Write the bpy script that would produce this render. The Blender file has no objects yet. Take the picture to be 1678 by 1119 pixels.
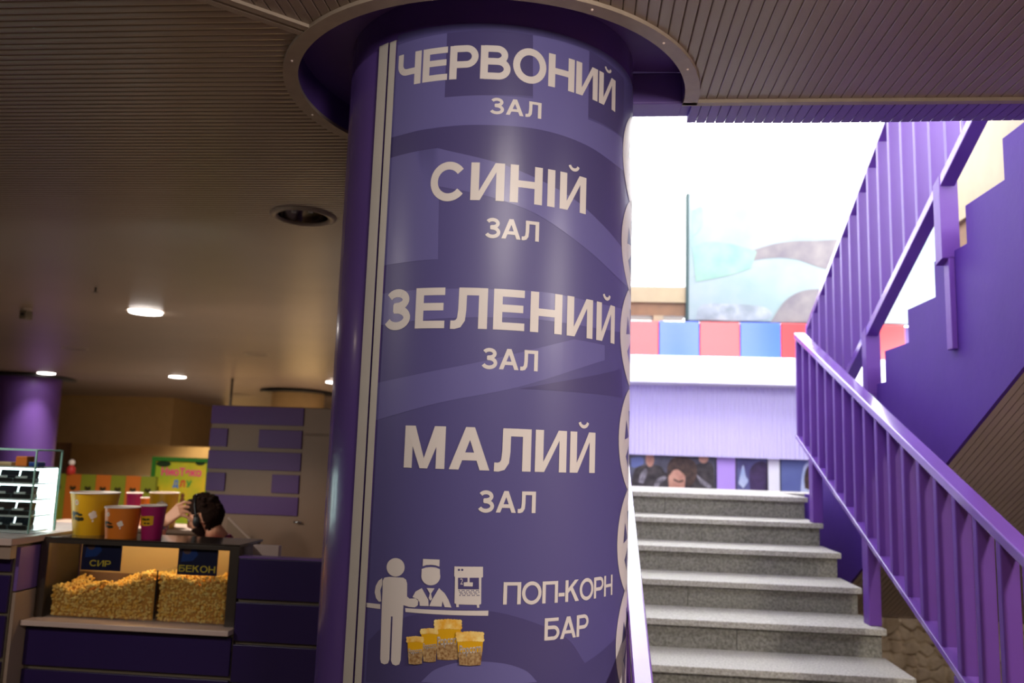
import bpy, bmesh, math, random
import numpy as np
from mathutils import Matrix, Vector
random.seed(7); rng = np.random.default_rng(7)
SC = bpy.context.scene; COL = SC.collection
EYE = 1.58                                   # eye height of the photographer above the floor

# ---------------------------------------------------------------- camera
F = 1350.0                                   # focal length in pixels of a 1678 x 1119 frame
YAW, PITCH, ROLL = math.radians(5.35), math.radians(7.85), math.radians(1.863)
cy_, sy_, cp_, sp_ = math.cos(YAW), math.sin(YAW), math.cos(PITCH), math.sin(PITCH)
r0 = Vector((cy_, sy_, 0)); f0 = Vector((-sy_*cp_, cy_*cp_, sp_)); d0 = -r0.cross(f0)
RX = r0*math.cos(ROLL) - d0*math.sin(ROLL); DX = d0*math.cos(ROLL) + r0*math.sin(ROLL)
camd = bpy.data.cameras.new('camera'); cam = bpy.data.objects.new('camera', camd); COL.objects.link(cam)
mw = Matrix((RX, -DX, -f0)).transposed().to_4x4(); mw.translation = Vector((0, 0, EYE)); cam.matrix_world = mw
camd.sensor_width = 36.0; camd.lens = 36.0*F/1678.0; camd.clip_start = 0.05; camd.clip_end = 200
camd.dof.use_dof = True; camd.dof.focus_distance = 2.35; camd.dof.aperture_fstop = 2.8
SC.camera = cam

# ---------------------------------------------------------------- sky, exposure, large lights
w = bpy.data.worlds.new('sky'); SC.world = w; w.use_nodes = True
w.node_tree.nodes['Background'].inputs[0].default_value = (0.97, 0.985, 1.0, 1)
w.node_tree.nodes['Background'].inputs[1].default_value = 9.0
SC.view_settings.view_transform = 'Standard'; SC.view_settings.look = 'None'
SC.view_settings.exposure = 0.0; SC.view_settings.gamma = 1.0; SC.view_settings.use_curve_mapping = False
SC.cycles.max_bounces = 8; SC.cycles.transparent_max_bounces = 16; SC.cycles.caustics_reflective = False
SC.cycles.sample_clamp_indirect = 4.0

def light(name, kind, loc, energy, color=(1, 1, 1), size=0.3, aim=None, size_y=None, spread=None, spot=None):
    d = bpy.data.lights.new(name, kind); d.energy = energy; d.color = color
    if kind == 'AREA':
        d.size = size; d.shape = 'DISK'
        if size_y: d.shape = 'RECTANGLE'; d.size_y = size_y
        if spread: d.spread = math.radians(spread)
    else:
        d.shadow_soft_size = size
        if spot: d.spot_size = math.radians(spot); d.spot_blend = 0.6
    o = bpy.data.objects.new(name, d); o.location = loc; COL.objects.link(o)
    if aim: o.rotation_euler = (Vector(aim) - Vector(loc)).to_track_quat('-Z', 'Y').to_euler()
    return o
WARM = (1.0, 0.80, 0.58); NEUT = (1.0, 0.92, 0.84)
light('unseen_ceiling_light', 'AREA', (0.35, 0.6, 2.74), 30, NEUT, 0.45, (-0.25, 2.6, 2.15))
light('unseen_ceiling_light', 'AREA', (-0.9, -1.4, 2.74), 4, NEUT, 0.5, (-0.6, 2.6, 1.2))
light('unseen_ceiling_light', 'AREA', (-3.4, 0.6, 2.74), 9, NEUT, 0.3, (-1.2, 3.4, 0.7), spread=110)  # unseen, added for side light on the counter and the column's left
light('unseen_ceiling_light', 'SPOT', (-3.3, 0.8, 2.74), 46, NEUT, 0.12, (-2.3, 4.0, 0.55), spot=58)  # unseen spot, added to lift the bar front while missing the column
light('unseen_ceiling_light', 'AREA', (2.4, 0.9, 2.74), 125, NEUT, 0.3)  # unseen fill, added to brighten the rubble, soffit and stair fronts
light('unseen_ceiling_light', 'SPOT', (-3.4, 3.0, 2.74), 110, NEUT, 0.08, (-2.35, 4.72, 1.15), spot=34)  # unseen spot, added to brighten the seller's hand
light('unseen_ceiling_light', 'AREA', (-7.0, 4.0, 2.74), 8, WARM, 0.3)

# ---------------------------------------------------------------- measuring helpers
def ray(x, y): return RX*((x-839)/F) + DX*((y-559.5)/F) + f0
def on_y(x, y, Y): r = ray(x, y); r = r*(Y/r.y); return Vector((r.x, r.y, r.z+EYE))
def Z(r): return r + EYE
CX, CY, CR = -0.3417, 2.6493, 0.4731         # the big column: axis and radius
def on_col(x, y):                            # angle (degrees) round the column, height
    r = ray(x, y); a = r.x**2+r.y**2; b = -2*(r.x*CX+r.y*CY); c = CX*CX+CY*CY-CR*CR
    t = (-b-math.sqrt(max(b*b-4*a*c, 0)))/(2*a); p = r*t
    return (math.degrees(math.atan2(p.x-CX, -(p.y-CY))), p.z+EYE)
def zceil(y): return 2.78 if y < 13.9 else 2.78 - 0.05*(y-13.9)
def on_ceil(x, y):
    r = ray(x, y); p = r*(1.2/r.z)
    if p.y > 13.9: p = r*((1.2+0.05*13.9)/(r.z+0.05*r.y))
    return Vector((p.x, p.y, p.z+EYE))

# ---------------------------------------------------------------- materials
def lin(c):
    return tuple((v/255/12.92 if v/255 <= 0.04045 else ((v/255+0.055)/1.055)**2.4) for v in c) + (1,)
def mat(name, c, rough=0.5, metal=0.0, var=0.0, vscale=6.0, bump=0.0, bscale=60.0, spec=0.5, emit=None, estr=0.0, coat=0.0, c2=None):
    m = bpy.data.materials.new(name); m.use_nodes = True; nt = m.node_tree; b = nt.nodes['Principled BSDF']
    b.inputs['Base Color'].default_value = lin(c); b.inputs['Roughness'].default_value = rough
    b.inputs['Metallic'].default_value = metal; b.inputs['Specular IOR Level'].default_value = spec
    b.inputs['Coat Weight'].default_value = coat; b.inputs['Coat Roughness'].default_value = 0.12
    tc = nt.nodes.new('ShaderNodeTexCoord')
    if var > 0 or c2:
        n = nt.nodes.new('ShaderNodeTexNoise'); n.inputs['Scale'].default_value = vscale; n.inputs['Detail'].default_value = 6
        nt.links.new(tc.outputs['Object'], n.inputs['Vector'])
        rmp = nt.nodes.new('ShaderNodeValToRGB'); rmp.color_ramp.elements[0].position = 0.32; rmp.color_ramp.elements[1].position = 0.68
        a = lin(c); d = lin(c2) if c2 else tuple(v*(1-var) for v in a[:3])+(1,)
        rmp.color_ramp.elements[0].color = d; rmp.color_ramp.elements[1].color = a
        nt.links.new(n.outputs['Fac'], rmp.inputs['Fac']); nt.links.new(rmp.outputs['Color'], b.inputs['Base Color'])
    if bump > 0:
        n2 = nt.nodes.new('ShaderNodeTexNoise'); n2.inputs['Scale'].default_value = bscale; n2.inputs['Detail'].default_value = 4
        nt.links.new(tc.outputs['Object'], n2.inputs['Vector'])
        bp = nt.nodes.new('ShaderNodeBump'); bp.inputs['Strength'].default_value = bump; bp.inputs['Distance'].default_value = 0.01
        nt.links.new(n2.outputs['Fac'], bp.inputs['Height']); nt.links.new(bp.outputs['Normal'], b.inputs['Normal'])
    if emit:
        b.inputs['Emission Color'].default_value = lin(emit); b.inputs['Emission Strength'].default_value = estr
    return m
def glass_mat(name, tint=(248, 250, 249), refl=0.09):
    m = bpy.data.materials.new(name); m.use_nodes = True; nt = m.node_tree; nt.nodes.clear()
    o = nt.nodes.new('ShaderNodeOutputMaterial'); t = nt.nodes.new('ShaderNodeBsdfTransparent'); g = nt.nodes.new('ShaderNodeBsdfGlossy')
    t.inputs[0].default_value = lin(tint); g.inputs['Roughness'].default_value = 0.03
    lw = nt.nodes.new('ShaderNodeLayerWeight'); lw.inputs[0].default_value = 0.5
    pw = nt.nodes.new('ShaderNodeMath'); pw.operation = 'POWER'; pw.inputs[1].default_value = 4.0; nt.links.new(lw.outputs['Facing'], pw.inputs[0])
    fr = nt.nodes.new('ShaderNodeMath'); fr.operation = 'MULTIPLY_ADD'; fr.inputs[1].default_value = 0.5; fr.inputs[2].default_value = 0.035; nt.links.new(pw.outputs[0], fr.inputs[0])
    mx = nt.nodes.new('ShaderNodeMixShader'); nt.links.new(fr.outputs[0], mx.inputs[0])
    nt.links.new(t.outputs[0], mx.inputs[1]); nt.links.new(g.outputs[0], mx.inputs[2]); nt.links.new(mx.outputs[0], o.inputs[0])
    return m
m_floor = mat('floor_tile', (150, 135, 118), 0.35, var=0.25, vscale=3)
m_slat = mat('beige_slat', (150, 132, 118), 0.30, var=0.10, vscale=1.5, spec=0.6)
m_slatp = mat('purple_slat', (120, 92, 176), 0.4)
m_trim = mat('beige_trim', (165, 148, 132), 0.4, var=0.15, vscale=20)
m_wallin = mat('cream_wall', (204, 170, 114), 0.7, var=0.08)
m_wallbr = mat('brown_wall', (120, 92, 74), 0.7, var=0.15)
m_paint = mat('purple_paint', (122, 80, 172), 0.26, var=0.08, vscale=4, bump=0.12, bscale=14, coat=0.7)
m_paintm = mat('purple_paint_matt', (104, 60, 150), 0.45, var=0.07, vscale=4, bump=0.15, bscale=14)
m_slatv = mat('purple_paint_satin', (104, 66, 150), 0.45, var=0.06)
m_paints = mat('purple_paint_shaded', (80, 46, 134), 0.6, var=0.08, vscale=3, bump=0.2, bscale=9, spec=0.2)  # stringer's copy of the purple paint, shade worked into a darker base colour
m_paintd = mat('purple_paint_dark', (86, 62, 132), 0.45, var=0.15, vscale=5)
m_colpaint = mat('column_purple', (108, 80, 160), 0.26, var=0.06, bump=0.03, bscale=20, coat=0.3)
m_wrap = mat('print_blue', (90, 83, 138), 0.4, spec=0.45)
m_wrapl = mat('print_blue_light', (108, 102, 160), 0.33, spec=0.45)
m_wrapd = mat('print_blue_dark', (80, 72, 121), 0.33, spec=0.45)
m_white = mat('print_white', (222, 212, 208), 0.4)
m_strip = mat('duct_white', (208, 200, 192), 0.35, var=0.06, vscale=8)
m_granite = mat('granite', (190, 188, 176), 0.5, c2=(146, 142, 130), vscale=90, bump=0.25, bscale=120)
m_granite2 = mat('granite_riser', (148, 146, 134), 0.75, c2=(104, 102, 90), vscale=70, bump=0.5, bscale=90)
m_stone = mat('rubble', (216, 196, 168), 0.85, c2=(176, 154, 126), vscale=9, bump=0.6, bscale=40)
m_soffit = mat('brown_slat', (176, 158, 142), 0.45, var=0.1, vscale=3)
m_lav = mat('lavender_sheet', (206, 198, 236), 0.5)
m_ledge = mat('white_ledge', (232, 232, 240), 0.5)
m_red = mat('red_panel', (196, 56, 60), 0.25, coat=0.4); m_blu = mat('blue_panel', (56, 92, 204), 0.25, coat=0.4)
m_cornice = mat('beige_cornice', (146, 130, 100), 0.6, var=0.1); m_wood = mat('wood_band', (118, 82, 50), 0.5, var=0.25, vscale=8)
m_counter = mat('purple_laminate', (50, 32, 90), 0.35, var=0.05)
m_stripe = mat('stripe_purple', (86, 36, 108), 0.5)
m_tower = mat('cabinet_beige', (142, 110, 86), 0.5, var=0.05)
m_counterl = mat('lilac_laminate', (128, 96, 170), 0.35)
m_seam = mat('beige_seam', (120, 108, 90), 0.5)
m_beige = mat('beige_laminate', (176, 152, 136), 0.45, var=0.05)
m_sill = mat('pale_sill', (226, 200, 190), 0.4, var=0.05)
m_alu = mat('dark_aluminium', (92, 84, 78), 0.35, metal=0.7)
m_dark = mat('black_plastic', (26, 24, 26), 0.4)
m_chrome = mat('chrome', (200, 200, 200), 0.15, metal=1.0)
m_glass = glass_mat('clear_glass'); m_gedge = mat('glass_edge', (150, 196, 184), 0.2)
m_lens = mat('lamp_lens', (255, 255, 255), 0.5, emit=(255, 246, 238), estr=14)
m_off = mat('lamp_off', (70, 62, 56), 0.3); m_bulb = mat('bulb_off', (220, 222, 215), 0.15)
m_lit = mat('backlit_panel', (240, 250, 250), 0.5, emit=(225, 246, 246), estr=5.0)
m_shelf = mat('white_shelf', (235, 245, 245), 0.3)
m_cream = mat('cream_panel', (176, 152, 114), 0.5)
m_popc = mat('popcorn', (255, 230, 150), 0.7, c2=(240, 176, 50), vscale=45); m_popb = mat('popcorn_bed', (200, 140, 60), 0.8)
m_yel = mat('yellow_card', (226, 170, 22), 0.4); m_ora = mat('orange_card', (226, 124, 34), 0.4); m_mag = mat('magenta_card', (168, 26, 98), 0.4)
m_inner = mat('cup_inside', (250, 236, 224), 0.5); m_ink = mat('ink', (48, 40, 12), 0.5); m_tag = mat('tag', (232, 222, 196), 0.5)
m_navy = mat('navy_card', (16, 20, 62), 0.4); m_sky = mat('blue_patch', (26, 58, 128), 0.4); m_yt = mat('yellow_text', (214, 190, 60), 0.5)
m_skin = mat('skin', (226, 160, 124), 0.5, var=0.06, vscale=20); m_hair = mat('hair', (36, 20, 13), 0.85, bump=0.6, bscale=90, spec=0.12)
m_shirt = mat('plaid_base', (170, 50, 80), 0.8); m_jean = mat('denim', (50, 58, 84), 0.8, var=0.2, vscale=30)
m_green = mat('green_frame', (48, 112, 38), 0.4); m_signy = mat('sign_yellow', (236, 190, 40), 0.5, c2=(120, 168, 36), vscale=2.2)
m_pink = mat('pink_text', (226, 70, 120), 0.5); m_tblu = mat('blue_text', (40, 110, 200), 0.5); m_tred = mat('red_text', (205, 52, 48), 0.5); m_tgrn = mat('green_text', (40, 140, 60), 0.5)
m_porange = mat('panel_orange', (196, 104, 32), 0.5); m_polive = mat('panel_olive', (130, 134, 34), 0.5)
def plaid(m):
    nt = m.node_tree; b = nt.nodes['Principled BSDF']; tc = nt.nodes.new('ShaderNodeTexCoord')
    mixs = None
    for k, (ax, sc) in enumerate((('X', 26), ('Z', 26))):
        wv = nt.nodes.new('ShaderNodeTexWave'); wv.bands_direction = ax; wv.inputs['Scale'].default_value = sc/2
        nt.links.new(tc.outputs['Object'], wv.inputs['Vector'])
        rp = nt.nodes.new('ShaderNodeValToRGB'); rp.color_ramp.interpolation = 'CONSTANT'; rp.color_ramp.elements[1].position = 0.55
        rp.color_ramp.elements[0].color = lin((196, 48, 84)); rp.color_ramp.elements[1].color = lin((40, 52, 110))
        nt.links.new(wv.outputs['Color'], rp.inputs['Fac'])
        if mixs is None: mixs = rp
        else:
            mx = nt.nodes.new('ShaderNodeMixRGB'); mx.inputs[0].default_value = 0.5
            nt.links.new(mixs.outputs[0], mx.inputs[1]); nt.links.new(rp.outputs[0], mx.inputs[2]); nt.links.new(mx.outputs[0], b.inputs['Base Color'])
plaid(m_shirt)

# ---------------------------------------------------------------- object helpers
def thing(name, label, cat, loc=(0, 0, 0), group=None):
    o = bpy.data.objects.new(name, None); o.location = loc; o.empty_display_size = 0.1; COL.objects.link(o)
    o['label'] = label; o['category'] = cat
    if group: o['group'] = group
    return o
def tag(o, label, cat, group=None, kind=None):
    o['label'] = label; o['category'] = cat
    if group: o['group'] = group
    if kind: o['kind'] = kind
    return o
def struct(o): o['kind'] = 'structure'; return o
def worldloc(p):
    v = Vector((0, 0, 0))
    while p is not None: v = v + Vector(p.location); p = p.parent
    return v
class MB:
    def __init__(s): s.v = []; s.f = []; s.m = []
    def add(s, vs, fs, mi=0):
        b = len(s.v); s.v += [tuple(v) for v in vs]; s.f += [tuple(b+i for i in f) for f in fs]; s.m += [mi]*len(fs); return s
    def box(s, x0, x1, y0, y1, z0, z1, mi=0):
        return s.add([(x0,y0,z0),(x1,y0,z0),(x1,y1,z0),(x0,y1,z0),(x0,y0,z1),(x1,y0,z1),(x1,y1,z1),(x0,y1,z1)],
                     [(0,3,2,1),(4,5,6,7),(0,1,5,4),(1,2,6,5),(2,3,7,6),(3,0,4,7)], mi)
    def prism(s, poly, a, b, axis='x', mi=0):            # poly in the two other axes (y,z) / (x,z) / (x,y)
        n = len(poly)
        def P(p, t): return {'x': (t, p[0], p[1]), 'y': (p[0], t, p[1]), 'z': (p[0], p[1], t)}[axis]
        vs = [P(p, a) for p in poly] + [P(p, b) for p in poly]
        fs = [tuple(range(n))[::-1], tuple(range(n, 2*n))] + [(i, (i+1) % n, n+(i+1) % n, n+i) for i in range(n)]
        return s.add(vs, fs, mi)
    def slant(s, x0, x1, ya, za, yb, zb, h, mi=0):        # bar in the y-z plane with vertical height h
        return s.prism([(ya, za), (yb, zb), (yb, zb-h), (ya, za-h)], x0, x1, 'x', mi)
    def tube(s, pts, rad, n=16, mi=0, cap=True):
        pts = [Vector(p) for p in pts]; rr = rad if hasattr(rad, '__len__') else [rad]*len(pts); rings = []
        up = None
        for i, p in enumerate(pts):
            d = (pts[min(i+1, len(pts)-1)]-pts[max(i-1, 0)]).normalized()
            if up is None or abs(up.dot(d)) > 0.95: up = Vector((0, 0, 1)) if abs(d.z) < 0.9 else Vector((1, 0, 0))
            a = d.cross(up).normalized(); b = d.cross(a).normalized(); up = -b if False else up
            rings.append([p+(a*math.cos(2*math.pi*k/n)+b*math.sin(2*math.pi*k/n))*rr[i] for k in range(n)])
        vs = [v for r in rings for v in r]; fs = []
        for i in range(len(rings)-1):
            for k in range(n): fs.append((i*n+k, i*n+(k+1) % n, (i+1)*n+(k+1) % n, (i+1)*n+k))
        if cap: fs += [tuple(range(n))[::-1], tuple(range((len(rings)-1)*n, len(rings)*n))]
        return s.add(vs, fs, mi)
    def lathe(s, c, prof, n=32, mi=0, a0=0, a1=360):      # prof: (radius, z)
        full = abs(a1-a0) >= 360; cnt = n if full else n+1; vs = []; fs = []
        for (r, z) in prof:
            for k in range(cnt):
                t = math.radians(a0+(a1-a0)*k/n); vs.append((c[0]+r*math.cos(t), c[1]+r*math.sin(t), c[2]+z))
        for i in range(len(prof)-1):
            for k in range(n):
                k2 = (k+1) % cnt; fs.append((i*cnt+k, i*cnt+k2, (i+1)*cnt+k2, (i+1)*cnt+k))
        return s.add(vs, fs, mi)
    def ball(s, c, r, n=16, m=10, mi=0):
        rx, ry, rz = r if hasattr(r, '__len__') else (r, r, r)
        vs = [(c[0]+rx*math.sin(math.pi*i/m)*math.cos(2*math.pi*k/n), c[1]+ry*math.sin(math.pi*i/m)*math.sin(2*math.pi*k/n), c[2]+rz*math.cos(math.pi*i/m)) for i in range(m+1) for k in range(n)]
        return s.add(vs, [(i*n+k, (i+1)*n+k, (i+1)*n+(k+1) % n, i*n+(k+1) % n) for i in range(m) for k in range(n)], mi)
    def build(s, name, ms, parent=None, smooth=False, bevel=0.0, kind=None, label=None, auto=None):
        o_ = worldloc(parent) if parent else Vector((0, 0, 0))
        me = bpy.data.meshes.new(name); me.from_pydata([(v[0]-o_.x, v[1]-o_.y, v[2]-o_.z) for v in s.v], [], s.f)
        ms = ms if isinstance(ms, (list, tuple)) else [ms]
        for m in ms: me.materials.append(m)
        if len(ms) > 1: me.polygons.foreach_set('material_index', s.m)
        bm = bmesh.new(); bm.from_mesh(me); bmesh.ops.remove_doubles(bm, verts=bm.verts, dist=1e-6)
        bmesh.ops.recalc_face_normals(bm, faces=bm.faces); bm.to_mesh(me); bm.free()
        if smooth: me.polygons.foreach_set('use_smooth', [True]*len(me.polygons))
        o = bpy.data.objects.new(name, me); COL.objects.link(o)
        if parent: o.parent = parent
        if bevel:
            b = o.modifiers.new('b', 'BEVEL'); b.width = bevel; b.segments = 2; b.limit_method = 'ANGLE'
        if auto and smooth:
            e = o.modifiers.new('e', 'EDGE_SPLIT'); e.split_angle = math.radians(auto)
        if label: o['label'] = label
        if kind: o['kind'] = kind
        return o
def copy_tree(o, loc, label=None):
    def cp(a, par):
        c = a.copy(); COL.objects.link(c)
        if par is not None: c.parent = par
        for ch in list(a.children): cp(ch, c)
        return c
    c = cp(o, None); c.location = loc
    if label: c['label'] = label
    return c
def text_geo(body, bold=0.02, spacing=1.0):
    c = bpy.data.curves.new('txt', 'FONT'); c.body = body; c.space_character = spacing; c.resolution_u = 5; c.fill_mode = 'FRONT'
    o = bpy.data.objects.new('txt', c); COL.objects.link(o); me = o.to_mesh()
    v0 = [tuple(v.co) for v in me.vertices]; f0_ = [tuple(p.vertices) for p in me.polygons]
    o.to_mesh_clear(); bpy.data.objects.remove(o); bpy.data.curves.remove(c)
    vs = []; fs = []
    for k in range(8 if bold > 0 else 1):
        dx, dy = (bold*math.cos(k*math.pi/4), bold*math.sin(k*math.pi/4)) if bold > 0 else (0, 0); b = len(vs)
        vs += [(v[0]+dx, v[1]+dy, k*1.2e-4) for v in v0]; fs += [tuple(b+i for i in f) for f in f0_]
    return vs, fs
# bold grotesque capitals drawn as strokes; cap height 1
def stroke(path, t, closed=False):
    path = [p for i, p in enumerate(path) if i == 0 or math.dist(p, path[i-1]) > 1e-5]; n = len(path); L = []; R_ = []
    for i in range(n):
        p = Vector(path[i]); a = Vector(path[i-1]) if (i or closed) else None; b = Vector(path[(i+1) % n]) if (i < n-1 or closed) else None
        d1 = (p-a).normalized() if a is not None else None; d2 = (b-p).normalized() if b is not None else None
        if d1 is None: d1 = d2
        if d2 is None: d2 = d1
        n1 = Vector((-d1.y, d1.x)); n2 = Vector((-d2.y, d2.x)); m = (n1+n2).normalized(); k = t/2/max(0.35, m.dot(n1))
        L.append(tuple(p+m*k)); R_.append(tuple(p-m*k))
    return [[L[i], L[(i+1) % n], R_[(i+1) % n], R_[i]] for i in range(n if closed else n-1)]
def carc(cx, cy, rx, ry, a0, a1, n=18): return [(cx+rx*math.cos(math.radians(a0+(a1-a0)*k/n)), cy+ry*math.sin(math.radians(a0+(a1-a0)*k/n))) for k in range(n+1)]
def rect(x0, x1, y0, y1): return [[(x0, y0), (x1, y0), (x1, y1), (x0, y1)]]
def glyph(ch, k=1.0):
    v = 0.20*k; h = 0.165*k; e = h/2; c = v/2
    S = lambda x, w=None: rect(x-c, x+c, 0, 1)
    if ch == 'Ч': return 0.86, S(0.86-c)+stroke([(c, 1), (c, 0.66)]+carc(c+0.24, 0.66, 0.24, 0.24, 180, 270, 10)+[(0.8, 0.42)], h*1.05)
    if ch == 'Е': return 0.80, S(c)+rect(0.1, 0.80, 0, h)+rect(0.1, 0.76, 0.53-e, 0.53+e)+rect(0.1, 0.79, 1-h, 1)
    if ch == 'Р': return 0.86, S(c)+stroke([(c, 1-e), (0.50, 1-e)]+carc(0.50, (1-e+0.43)/2, 0.26, (1-e-0.43)/2, 90, -90)+[(c, 0.43)], h*1.08)
    if ch == 'В': return 0.89, S(c)+stroke([(c, 1-e), (0.48, 1-e)]+carc(0.48, (1-e+0.53)/2, 0.23, (1-e-0.53)/2, 90, -90)+[(c, 0.53)], h*1.05)+stroke([(c, 0.53), (0.52, 0.53)]+carc(0.52, (0.53+e)/2, 0.27, (0.53-e)/2, 90, -90)+[(c, e)], h*1.08)
    if ch == 'О': return 1.04, stroke(carc(0.52, 0.5, 0.52-c, 0.515-e, 0, 350, 35), v*0.93, True)
    if ch == 'С': return 0.97, stroke(carc(0.52, 0.5, 0.52-c, 0.515-e, 38, 322, 32), v*0.93)
    if ch == 'Н': return 0.90, S(c)+S(0.90-c)+rect(0.1, 0.8, 0.5-e, 0.5+e)
    if ch in 'ИЙ':
        g = S(c)+S(0.90-c)+[[(0.09, 0.0), (v+0.03, 0.0), (0.81, 1.0), (0.87-v, 1.0)]]
        if ch == 'Й': g += stroke(carc(0.45, 1.26, 0.15, 0.13, 190, 350, 12), 0.085)
        return 0.90, g
    if ch == 'З': return 0.80, stroke(carc(0.39, 0.735, 0.27, 0.265-e, 155, -90)+carc(0.39, 0.285, 0.315, 0.30-e, 90, -158), h*1.08)+rect(0.27, 0.42, 0.53-e, 0.53+e)
    if ch == 'А': return 1.0, [[(0, 0), (v*1.08, 0), (0.61, 1), (0.39, 1)], [(1, 0), (1-v*1.08, 0), (0.39, 1), (0.61, 1)], [(0.15, 0.22), (0.85, 0.22), (0.78, 0.22+h), (0.22, 0.22+h)]]
    if ch == 'Л': return 0.93, S(0.93-c)+rect(0.20, 0.9, 1-h, 1)+stroke([(0.30, 0.97), (0.295, 0.45), (0.27, 0.22), (0.20, 0.115), (0.10, 0.085), (0.0, 0.088)], v*0.92)
    if ch == 'І': return v, rect(0, v, 0, 1)
    if ch == 'М': return 1.08, S(c)+S(1.08-c)+[[(0.02, 1), (0.285, 1), (0.62, 0), (0.44, 0)], [(1.06, 1), (0.795, 1), (0.46, 0), (0.64, 0)]]
    if ch == 'П': return 0.88, S(c)+S(0.88-c)+rect(0.1, 0.8, 1-h, 1)
    if ch == 'К': return 0.88, S(c)+[[(0.16, 0.38), (0.16, 0.60), (0.60, 1.0), (0.85, 1.0)], [(0.30, 0.56), (0.46, 0.67), (0.89, 0), (0.64, 0)]]
    if ch == 'Б': return 0.86, S(c)+rect(0.1, 0.79, 1-h, 1)+stroke([(c, 0.57), (0.50, 0.57)]+carc(0.50, (0.57+e)/2, 0.27, (0.57-e)/2, 90, -90)+[(c, e)], h*1.08)
    if ch == '-': return 0.36, rect(0, 0.36, 0.27, 0.27+h*1.1)
def word_geo(body, aspect, k=1.0):                       # returns verts/faces for a word whose width/height ratio is aspect
    g = [(w*0.955, [[(q[0]*0.955, q[1]) for q in p] for p in ps]) for w, ps in (glyph(ch, k) for ch in body)]; W = sum(a for a, b in g); n = len(g); sp = (aspect-W)/max(n-1, 1); kx = 1.0
    if sp < 0.012: sp = 0.05; kx = aspect/(W+sp*(n-1))
    if sp > 0.17: sp = 0.10; kx = aspect/(W+sp*(n-1))
    vs = []; fs = []; x = 0.0
    for w, polys in g:
        for i_, p in enumerate(polys):
            fs.append(tuple(range(len(vs), len(vs)+len(p)))); vs += [((x+q[0])*kx, q[1], (0 if i_ == 0 else 1+i_ % 7)*4e-5) for q in p]
        x += w+sp
    return vs, fs
def word_on(mb, body, x0, x1, z0, z1, y, k=1.0, shear=0.0, mi=0):
    vs, fs = word_geo(body, (x1-x0)/(z1-z0), k); h = z1-z0
    mb.add([(x0+v[0]*h, y-v[2], z0+v[1]*h+shear*v[0]*h) for v in vs], fs, mi)
def text_on(mb, body, x0, x1, z0, z1, y, bold=0.02, mi=0, spacing=1.0, shear=0.0):      # upright flat lettering facing -y
    vs, fs = text_geo(body, bold, spacing); xs = [v[0] for v in vs]; a, b = min(xs), max(xs)
    k = (x1-x0)/(b-a); h = (z1-z0)/0.73
    mb.add([(x0+(v[0]-a)*k, y-v[2], z0+v[1]*h+shear*(v[0]-a)*k) for v in vs], fs, mi)
def flat_col(polys, off, name, m, parent, label=None):       # polys: [(verts in (deg,z), faces)] bent onto the column
    bm = bmesh.new()
    for vs, fs in polys:
        bv = [bm.verts.new((v[0], v[1], v[2] if len(v) > 2 else 0)) for v in vs]
        for f in fs:
            try: bm.faces.new([bv[i] for i in f])
            except ValueError: pass
    bmesh.ops.triangulate(bm, faces=bm.faces)
    lo = min(v.co.x for v in bm.verts); hi = max(v.co.x for v in bm.verts); t = math.floor(lo/2.5)*2.5
    while t < hi:
        if t > lo: bmesh.ops.bisect_plane(bm, geom=bm.verts[:]+bm.edges[:]+bm.faces[:], plane_co=(t, 0, 0), plane_no=(1, 0, 0))
        t += 2.5
    pl = worldloc(parent); R = CR+off
    for v in bm.verts:
        a = math.radians(v.co.x); z = v.co.y; R1 = R+v.co.z
        v.co = (CX+R1*math.sin(a)-pl.x, CY-R1*math.cos(a)-pl.y, z-pl.z)
    bmesh.ops.recalc_face_normals(bm, faces=bm.faces)
    for f in bm.faces:
        c = f.calc_center_median()
        if f.normal.x*(c.x+pl.x-CX)+f.normal.y*(c.y+pl.y-CY) < 0: f.normal_flip()
    me = bpy.data.meshes.new(name); bm.to_mesh(me); bm.free(); me.materials.append(m)
    me.polygons.foreach_set('use_smooth', [True]*len(me.polygons))
    o = bpy.data.objects.new(name, me); COL.objects.link(o); o.parent = parent
    if label: o['label'] = label
    return o

# ================================================================ SETTING
XL, YB, YF, XR = -16.0, 24.6, -5.0, 3.35
struct(MB().box(XL, XR+1.2, YF, YB, -0.12, 0).build('floor', m_floor))
struct(MB().box(XL-0.2, XL, YF, YB, 0, 3.0).build('wall_left', m_wallbr))
struct(MB().box(XL, 0, YB, YB+0.2, 0, 3.0).build('wall_back', m_wallin))
struct(MB().box(XL, XR, YF-0.2, YF, 0, 3.0).build('wall_front', m_wallbr))
struct(MB().box(XR, XR+0.2, YF, 2.85, 0, 3.3).build('wall_right', m_wallbr))
struct(MB().box(-0.2, 0.0, 3.07, 10.0, 0, Z(3.4)).box(-0.2, 0.0, 10.0, YB, 0, 3.0).build('wall_divider', m_lav))  # out of view; near part raised above the ceiling to block sky light
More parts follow.
